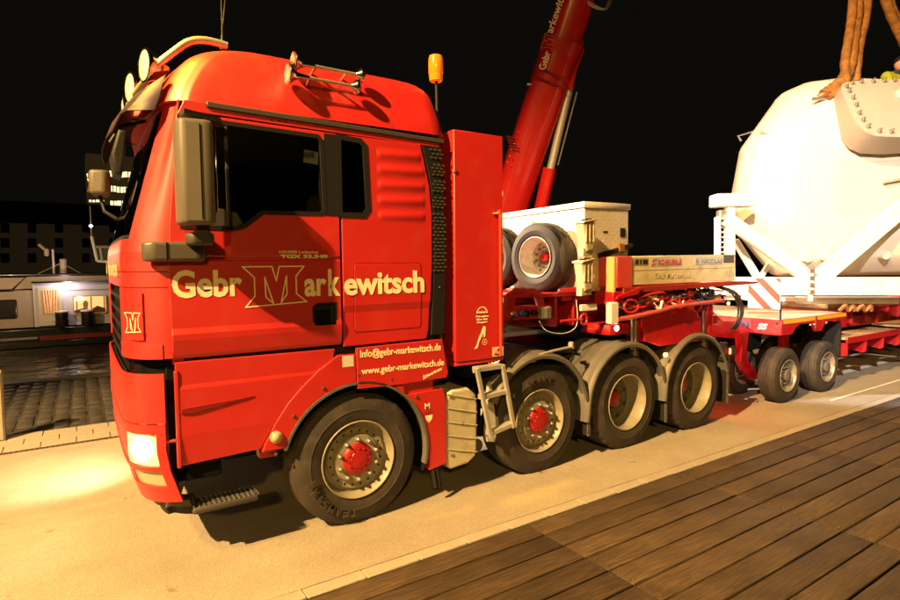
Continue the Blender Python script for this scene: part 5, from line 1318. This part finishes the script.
boomsec('boom_collar', Cc - (Cc - B).normalized() * .28, Cc + (Cc - B).normalized() * .05, .55, .53, boomred)
for u, v, u2, v2, d_ in ((541, 68, 567, 80, 15.0), (536, 77, 565, 88, 15.1)): tube('boom_band', [atD(u, v, d_), atD(u2, v2, d_)], .02, MAT['darkened_red'], CR, 6)
prism_pts = [atD(u, v, 15.3) for u, v in ((563, 84), (572, 90), (577, 70), (584, 52), (583, 40), (562, 48), (560, 66))]
bm = bmesh.new(); f0 = [bm.verts.new(p) for p in prism_pts]; f1 = [bm.verts.new(p + Fv * .35) for p in prism_pts]
bm.faces.new(f0); bm.faces.new(f1[::-1])
for k in range(7): bm.faces.new((f0[k], f1[k], f1[(k + 1) % 7], f0[(k + 1) % 7]))
finish(bm, 'ram_bracket', boomred, CR, 30)
tube('ram_rod', [atD(570, 86, 15.5), atD(548, 180, 16.2)], .115, alu, CR, 18)
tube('ram_barrel', [atD(550, 168, 16.1), atD(533, 245, 16.8)], .20, boomred, CR, 20)
tube('ram_pipe', [atD(577, 92, 15.4), atD(558, 165, 16.0)], .02, steel, CR, 6)
d_ = (atD(585, 2, 14.9) - atD(541, 70, 15.2))
def boomtext(s, u0, v0, u1, v1, h, m):
    P = atD(u0, v0, 14.6); Q = atD(u1, v1, 14.25); e = (Q - P).normalized(); up = -Rv; up = (up - e * up.dot(e)).normalized(); nrm = e.cross(up)
    M = Matrix(((e.x, up.x, nrm.x, P.x), (e.y, up.y, nrm.y, P.y), (e.z, up.z, nrm.z, P.z), (0, 0, 0, 1)))
    return M, (Q - P).length
wm_ = mat('white_boom_lettering', (.8, .72, .6), .5)
M, L_ = boomtext('', 545, 70, 551, 52, 0, wm_); text('Gebr', wm_, CR, M, L_, .19, .02)
M, L_ = boomtext('', 552, 34, 569, -14, 0, wm_); text('arkewitsch', wm_, CR, M, L_, .19, .02)
M, L_ = boomtext('', 549.5, 51, 555, 34, 0, wm_)
Mq = M @ Matrix(((1, 0, 0, 0), (0, 0, 1, 0), (0, 1, 0, 0), (0, 0, 0, 1)))
M_logo(0, L_, -.05, .24, 0, CR, .014, Mq, boomred if False else mat('pink_emblem', (.55, .15, .12), .5))
for k in range(8):
    p = atD(517 - k * 2.2 + 6, 120 + k * 6, 15.7); lathe('rivet', [(.025, 0), (.02, .02), (0, .02)], Matrix.Translation(p), steel, CR, 6)
tube('side_peg', [atD(536, 85, 15.4), atD(527, 84, 15.4)], .05, steel, CR, 8)
for k in range(4): tube('hose_loop', spline([atD(588, 4 - k, 14.6), atD(598 + 2 * k, 9, 14.6), atD(608, 8 - 2 * k, 14.6), atD(611, -4, 14.6), atD(600, -10, 14.6)], 5), .02, steel, CR, 6)
for k in range(5): tube('pipe_bracket', [atD(506 + k, 136 + 3 * k, 15.8), atD(520, 140 + 3 * k, 15.8)], .025, MAT['darkened_red'], CR, 6)
p = A; box('turntable', p.x - 2.2, p.x + 1.0, p.y - 1.1, p.y + 1.1, 1.3, 2.35, red2, CR, .05); box('carrier', p.x - 5, p.x + 4.5, p.y - 1.3, p.y + 1.3, .7, 1.3, red2, CR, .05)
for k in range(5):
    for s_ in (-1, 1):
        lathe('carrier_wheel', [(.3, 0), (.6, .02), (.7, .08), (.7, .3), (.6, .36), (0, .36)], T(p.x - 4.2 + k * 1.9, p.y + s_ * 1.45 + .18, .7) @ Matrix.Rotation(R(90), 4, 'X'), rubber, CR, 24)

# ------------------------------------------------------------------ left background: ship, buildings
YS = 28.0
def sx(u, v=300): return atY(u, v, YS).x
def sz(v, u=60): return atY(u, v, YS).z
shipw = mat('ship_white_paint', (.62, .55, .50), .45, 0, .2, .02, 5, .04, 1); shipb = mat('ship_beige_dim', (.42, .31, .20), .5, 0, 0, .02, 5, .05, 1)
shipd = mat('ship_dark_hull', (.012, .010, .009), .3, 0, .3)
SH = thing('river_ship', (sx(60), YS + 2, -1.5), 'moored river ship with a lit white cabin, curtained door and warm window', 'ship')
x0, x1 = sx(-60) - 25, sx(112) + 30
box('hull', x0, x1, YS - .2, YS + 8, -1.6, sz(327), shipd, SH, .05)
box('rubbing_strake', x0, x1, YS - .32, YS - .2, sz(345), sz(340), shipd, SH, .02)
box('rubbing_rail', x0, sx(36), YS - .34, YS - .2, sz(337), sz(335), mat('rail_tan', (.25, .2, .13), .5), SH, .01)
box('red_hull_band', sx(38), x1, YS - .30, YS - .2, sz(339), sz(334.5), mat('hull_red', (.18, .01, .01), .4), SH, .01)
box('cabin_wall', sx(33), x1, YS, YS + .15, sz(326), sz(282.5), shipw, SH, .02)
box('forward_cabin', x0, sx(33) - .01, YS + .05, YS + 6, sz(326), sz(289.5), shipb, SH, .02)
box('roof_edge', sx(32.5), x1, YS - .35, YS + 6, sz(282.5), sz(281), shipd, SH, .01)
prism('upper_deck_side', [(sx(14), sz(288.5)), (sx(34), sz(288)), (x1, sz(281)), (x1, sz(274.5)), (sx(28), sz(276))], YS + .2, YS + .3, shipb, SH, 'y', .01)
box('forward_roof', x0, sx(14), YS - .1, YS + 6, sz(289.3), sz(288), shipd, SH, .01)
prism('forward_upper', [(x0, sz(288)), (sx(12), sz(288)), (sx(26), sz(277)), (x0, sz(277))], YS + .25, YS + .35, shipb, SH, 'y', .01)
box('canopy', x0, x1, YS + .1, YS + 6, sz(276), sz(273.5), shipd, SH, .01)
box('cabin_back', x0, x1, YS + 2.5, YS + 2.6, sz(326), sz(282), shipd, SH, 0)
# door with orange curtains
dr = box('cabin_door', sx(38), sx(62.5), YS - .06, YS, sz(325), sz(287), mat('door_cream', (.62, .52, .32), .5), SH, .01)
box('door_window', sx(42.5), sx(58.5), YS - .075, YS - .06, sz(313), sz(290), mat('curtain_orange', (.5, .2, .03), .8, 0, 0, 0, 5, .4, 9, emit=(.9, .32, .05), estr=.22), dr, 0)
for k in range(6):
    xx = sx(43.5 + k * 2.8); tube('curtain_fold', [(xx, YS - .09, sz(290)), (xx + (.06 if k < 3 else -.06), YS - .09, sz(313))], .022, mat('lit_curtain', (.8, .6, .35), .7, emit=(1, .6, .25), estr=.25), dr, 6)
wi = box('cabin_window', sx(72.5), sx(106.5), YS - .05, YS, sz(315), sz(296), mat('window_trim_cream', (.6, .5, .33), .5), SH, .08, seg=2)
lit = mat('lit_interior', (.8, .5, .2), .6, emit=(1, .50, .16), estr=1.0)
box('lit_pane', sx(74), sx(105.3), YS - .07, YS - .05, sz(313.6), sz(297.5), lit, wi, 0)
for u in (76, 90.5, 103.5): box('mullion', sx(u), sx(u) + .04, YS - .09, YS - .07, sz(313.6), sz(297.5), shipd, wi, 0)
lathe('cabin_lamp', [(0, .0), (.16, .03), (.2, .1), (.1, .2), (0, .22)], T(sx(79.5), YS - .13, sz(301.5)), mat('lamp_shade_lit', (1, .9, .7), .5, emit=(1, .72, .32), estr=3), wi, 14)
prism('settee', [(sx(74), sz(313.6)), (sx(105), sz(313.6)), (sx(105), sz(310)), (sx(97), sz(307)), (sx(90), sz(311)), (sx(83), sz(309)), (sx(74), sz(311))], YS - .10, YS - .085, mat('settee_brown', (.12, .05, .02), .8), wi, 'y', 0)
prism('figurine', [(sx(83.5), sz(310)), (sx(87), sz(310)), (sx(88), sz(304)), (sx(86.5), sz(301.5)), (sx(84), sz(301.8)), (sx(82.5), sz(304.5))], YS - .12, YS - .105, mat('figurine_grey', (.3, .24, .17), .7), wi, 'y', .01)
w2 = box('dark_window', x0 + 20, sx(16.5), YS + .02, YS + .05, sz(316), sz(298), shipd, SH, .06)
box('gutter_line', sx(65), x1, YS - .03, YS, sz(291), sz(290), mat('seam_grey', (.3, .28, .26), .5), SH, 0)
box('wall_lamp', sx(61), sx(69), YS - .30, YS - .18, sz(282.4), sz(281.4), mat('wall_lamp_lit', (1, 1, 1), .4, emit=(.95, .85, 1.0), estr=7), SH, .0)
point('ship_fill_glow', (sx(-14), YS - 5, 3.2), 800, (1, .68, .38), .2)  # unseen point light added to brighten the ship's forward cabin
point('wall_lamp_glow', (sx(65), YS - .55, sz(283.4)), 60, (.88, .82, 1.0), .15)
for u in (61, 86.5):
    d1 = thing('deck_drum', (sx(u), YS - .12 - .28, sz(326)), 'dark drum with pale lid on the ship deck %s' % ('in front of the curtained door' if u == 61 else 'in front of the warm lit window'), 'drum', None)
    dm = lathe('drum_body', [(0, 0), (.25, 0), (.26, .05), (.25, .38), (.26, .62), (.25, .66)], T(sx(u), YS - .40, sz(326.)), mat('drum_dark_metal', (.04, .03, .02), .3, .6), d1, 24)
    lathe('lid', [(.27, .66), (.27, .71), (.24, .74), (0, .75)], T(sx(u), YS - .40, sz(326.)), shipw, d1, 24)
    for s_ in (-1, 1):
        for z_ in (.25, .5): tube('handle', [(sx(u) + s_ * .25, YS - .4, sz(326) + z_), (sx(u) + s_ * .36, YS - .4, sz(326) + z_)], .02, steel, d1, 6)
# mast fittings and the railing on the upper deck
tube('mast_post', [(sx(65), YS + .6, sz(276)), (sx(65), YS + .6, sz(259))], .16, shipb, SH, 8)
tube('signal_post', [(sx(55), YS + .6, sz(276)), (sx(55), YS + .6, sz(249))], .05, shipw, SH, 8)
tube('stay', [(sx(65), YS + .6, sz(262)), (sx(33), YS + .6, sz(276))], .02, shipb, SH, 5); tube('stay', [(sx(67), YS + .6, sz(265)), (sx(86), YS + .6, sz(276))], .02, shipb, SH, 5)
box('search_lamp', sx(46), sx(51), YS + .5, YS + .9, sz(256), sz(248), shipb, SH, .05); tube('lamp_strut', [(sx(41), YS + .6, sz(244)), (sx(50), YS + .6, sz(252))], .07, shipb, SH, 6)
# white framed wheelhouse screen near the tower
WH = thing('wheelhouse', (sx(106), YS + 2, sz(273)), 'pale framed wheelhouse window on the ship, just left of the windscreen', 'wheelhouse')
for P in ([(95, 235), (99.5, 261)], [(99.5, 261), (116, 262)], [(99, 246), (118, 246)], [(103.5, 246), (105, 261)]): tube('frame_bar', [(sx(a), YS + .8, sz(b_)) for a, b_ in P], .07, shipb if P[0][1] == 246 else mat('frame_cream', (.6, .52, .38), .5, emit=(1, .75, .4), estr=.12), WH, 6)
box('window_pane', sx(99.5), sx(118), YS + .9, YS + .95, sz(261), sz(247), mat('pane_green', (.05, .07, .03), .3, emit=(.35, .45, .1), estr=.06), WH, 0)
for k in range(6): box('window_post', sx(101 + k * 2.6), sx(101.5 + k * 2.6), YS + .86, YS + .9, sz(261), sz(247), shipd, WH, 0)
tube('thin_mast', [(sx(95), YS + .8, sz(236)), (sx(95), YS + .8, sz(203))], .03, shipb, WH, 5)
lathe('signal_light', [(0, 0), (.08, .05), (.08, .12), (0, .16)], T(sx(94.8), YS + .7, sz(226)), mat('blue_white_light', (1, 1, 1), .5, emit=(.7, .8, 1), estr=4), WH, 10)
# long low building on the far bank
YB = 108.0
def b(u, v): p = atY(u, v, YB); return p.x, p.z
facm = mat('plaster_glow', (.30, .22, .14), .8, 0, 0, 0, 5, .12, .3, emit=(.30, .18, .08), estr=.035); roofm = mat('dark_slate', (.012, .011, .01), .7)  # wall emission stands in for faint light on the far facade
LB = thing('long_building', (b(0, 262)[0], YB, 0), 'long dim building with a black roof and rows of small windows on the far bank', 'building')
xa = b(-300, 262)[0]; xb = b(175, 262)[0]
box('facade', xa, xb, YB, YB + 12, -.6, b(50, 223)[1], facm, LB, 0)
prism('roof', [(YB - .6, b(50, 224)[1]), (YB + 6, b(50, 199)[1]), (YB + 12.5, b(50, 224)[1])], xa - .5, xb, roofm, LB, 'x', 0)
for v_ in (227, 242, 257):
    for k in range(12):
        u = -22 + k * 27; x_, z_ = b(u, v_); box('window', x_ - .55, x_ + .55, YB - .08, YB, z_ - .9, z_ + .6, roofm, LB, 0)
# the taller block with lit windows
YT = 138.0
def tpos(u, v): p = atY(u, v, YT); return p.x, p.z
TB = thing('tower_block', (tpos(110, 260)[0], YT, 0), 'brown tower block with lit windows behind the tractor windscreen', 'building')
x_, z_ = tpos(85.5, 153)
box('facade', x_, tpos(185, 160)[0], YT, YT + 14, -.6, z_, mat('brown_facade_glow', (.25, .17, .08), .8, emit=(.34, .20, .06), estr=.065), TB, 0)  # tower wall glows slightly in place of ambient light
litw = mat('lit_window', (1, 1, .8), .5, emit=(1, .86, .45), estr=1.5)
for (u0, v0, u1, v1) in ((109.5, 171, 115.5, 176.5), (116.5, 172, 124, 177), (124.5, 172, 131.5, 177), (110, 186, 116, 191.5), (117, 187, 123, 192.5), (123.7, 187, 128, 192.5), (110.5, 201, 116.5, 206.5), (117.3, 201, 126, 206.5), (117.3, 207.3, 124, 213), (129, 201, 134, 208), (116, 226, 122, 231.5), (89, 200, 95, 202), (96, 200, 104, 202), (131, 187, 137, 192), (138, 202, 144, 208), (132, 226, 138, 231)):
    a = tpos(u0, v1); c_ = tpos(u1, v0)
    f_ = box('window', a[0] - .15, c_[0] + .15, YT - .06, YT, a[1] - .15, c_[1] + .15, roofm, TB, 0)
    box('pane', a[0], c_[0], YT - .10, YT - .06, a[1], c_[1], litw, f_, 0)
    box('window_bar', (a[0] + c_[0]) / 2 - .08, (a[0] + c_[0]) / 2 + .08, YT - .14, YT - .10, a[1], c_[1], roofm, f_, 0)
for v_ in (166, 181, 196, 218): a = tpos(90, v_); box('floor_band', a[0] - .6, tpos(180, v_)[0], YT - .12, YT, a[1] - .15, a[1] + .15, MAT['brown_facade_glow'], TB, 0)
# stone post at the left edge
ps = atY(0, 440, 4.62)
PT = tag(box('stone_post', ps.x - .14, ps.x + .06, 4.55, 4.75, .0, .86, stonem, None, .02), 'pale stone bollard at the left edge of the setts', 'bollard')
spot('site_light', (17.0, -3.5, 7.5), (9.9, .0, 0), 7000, (.95, .93, 1.0), 20, .25, .08)
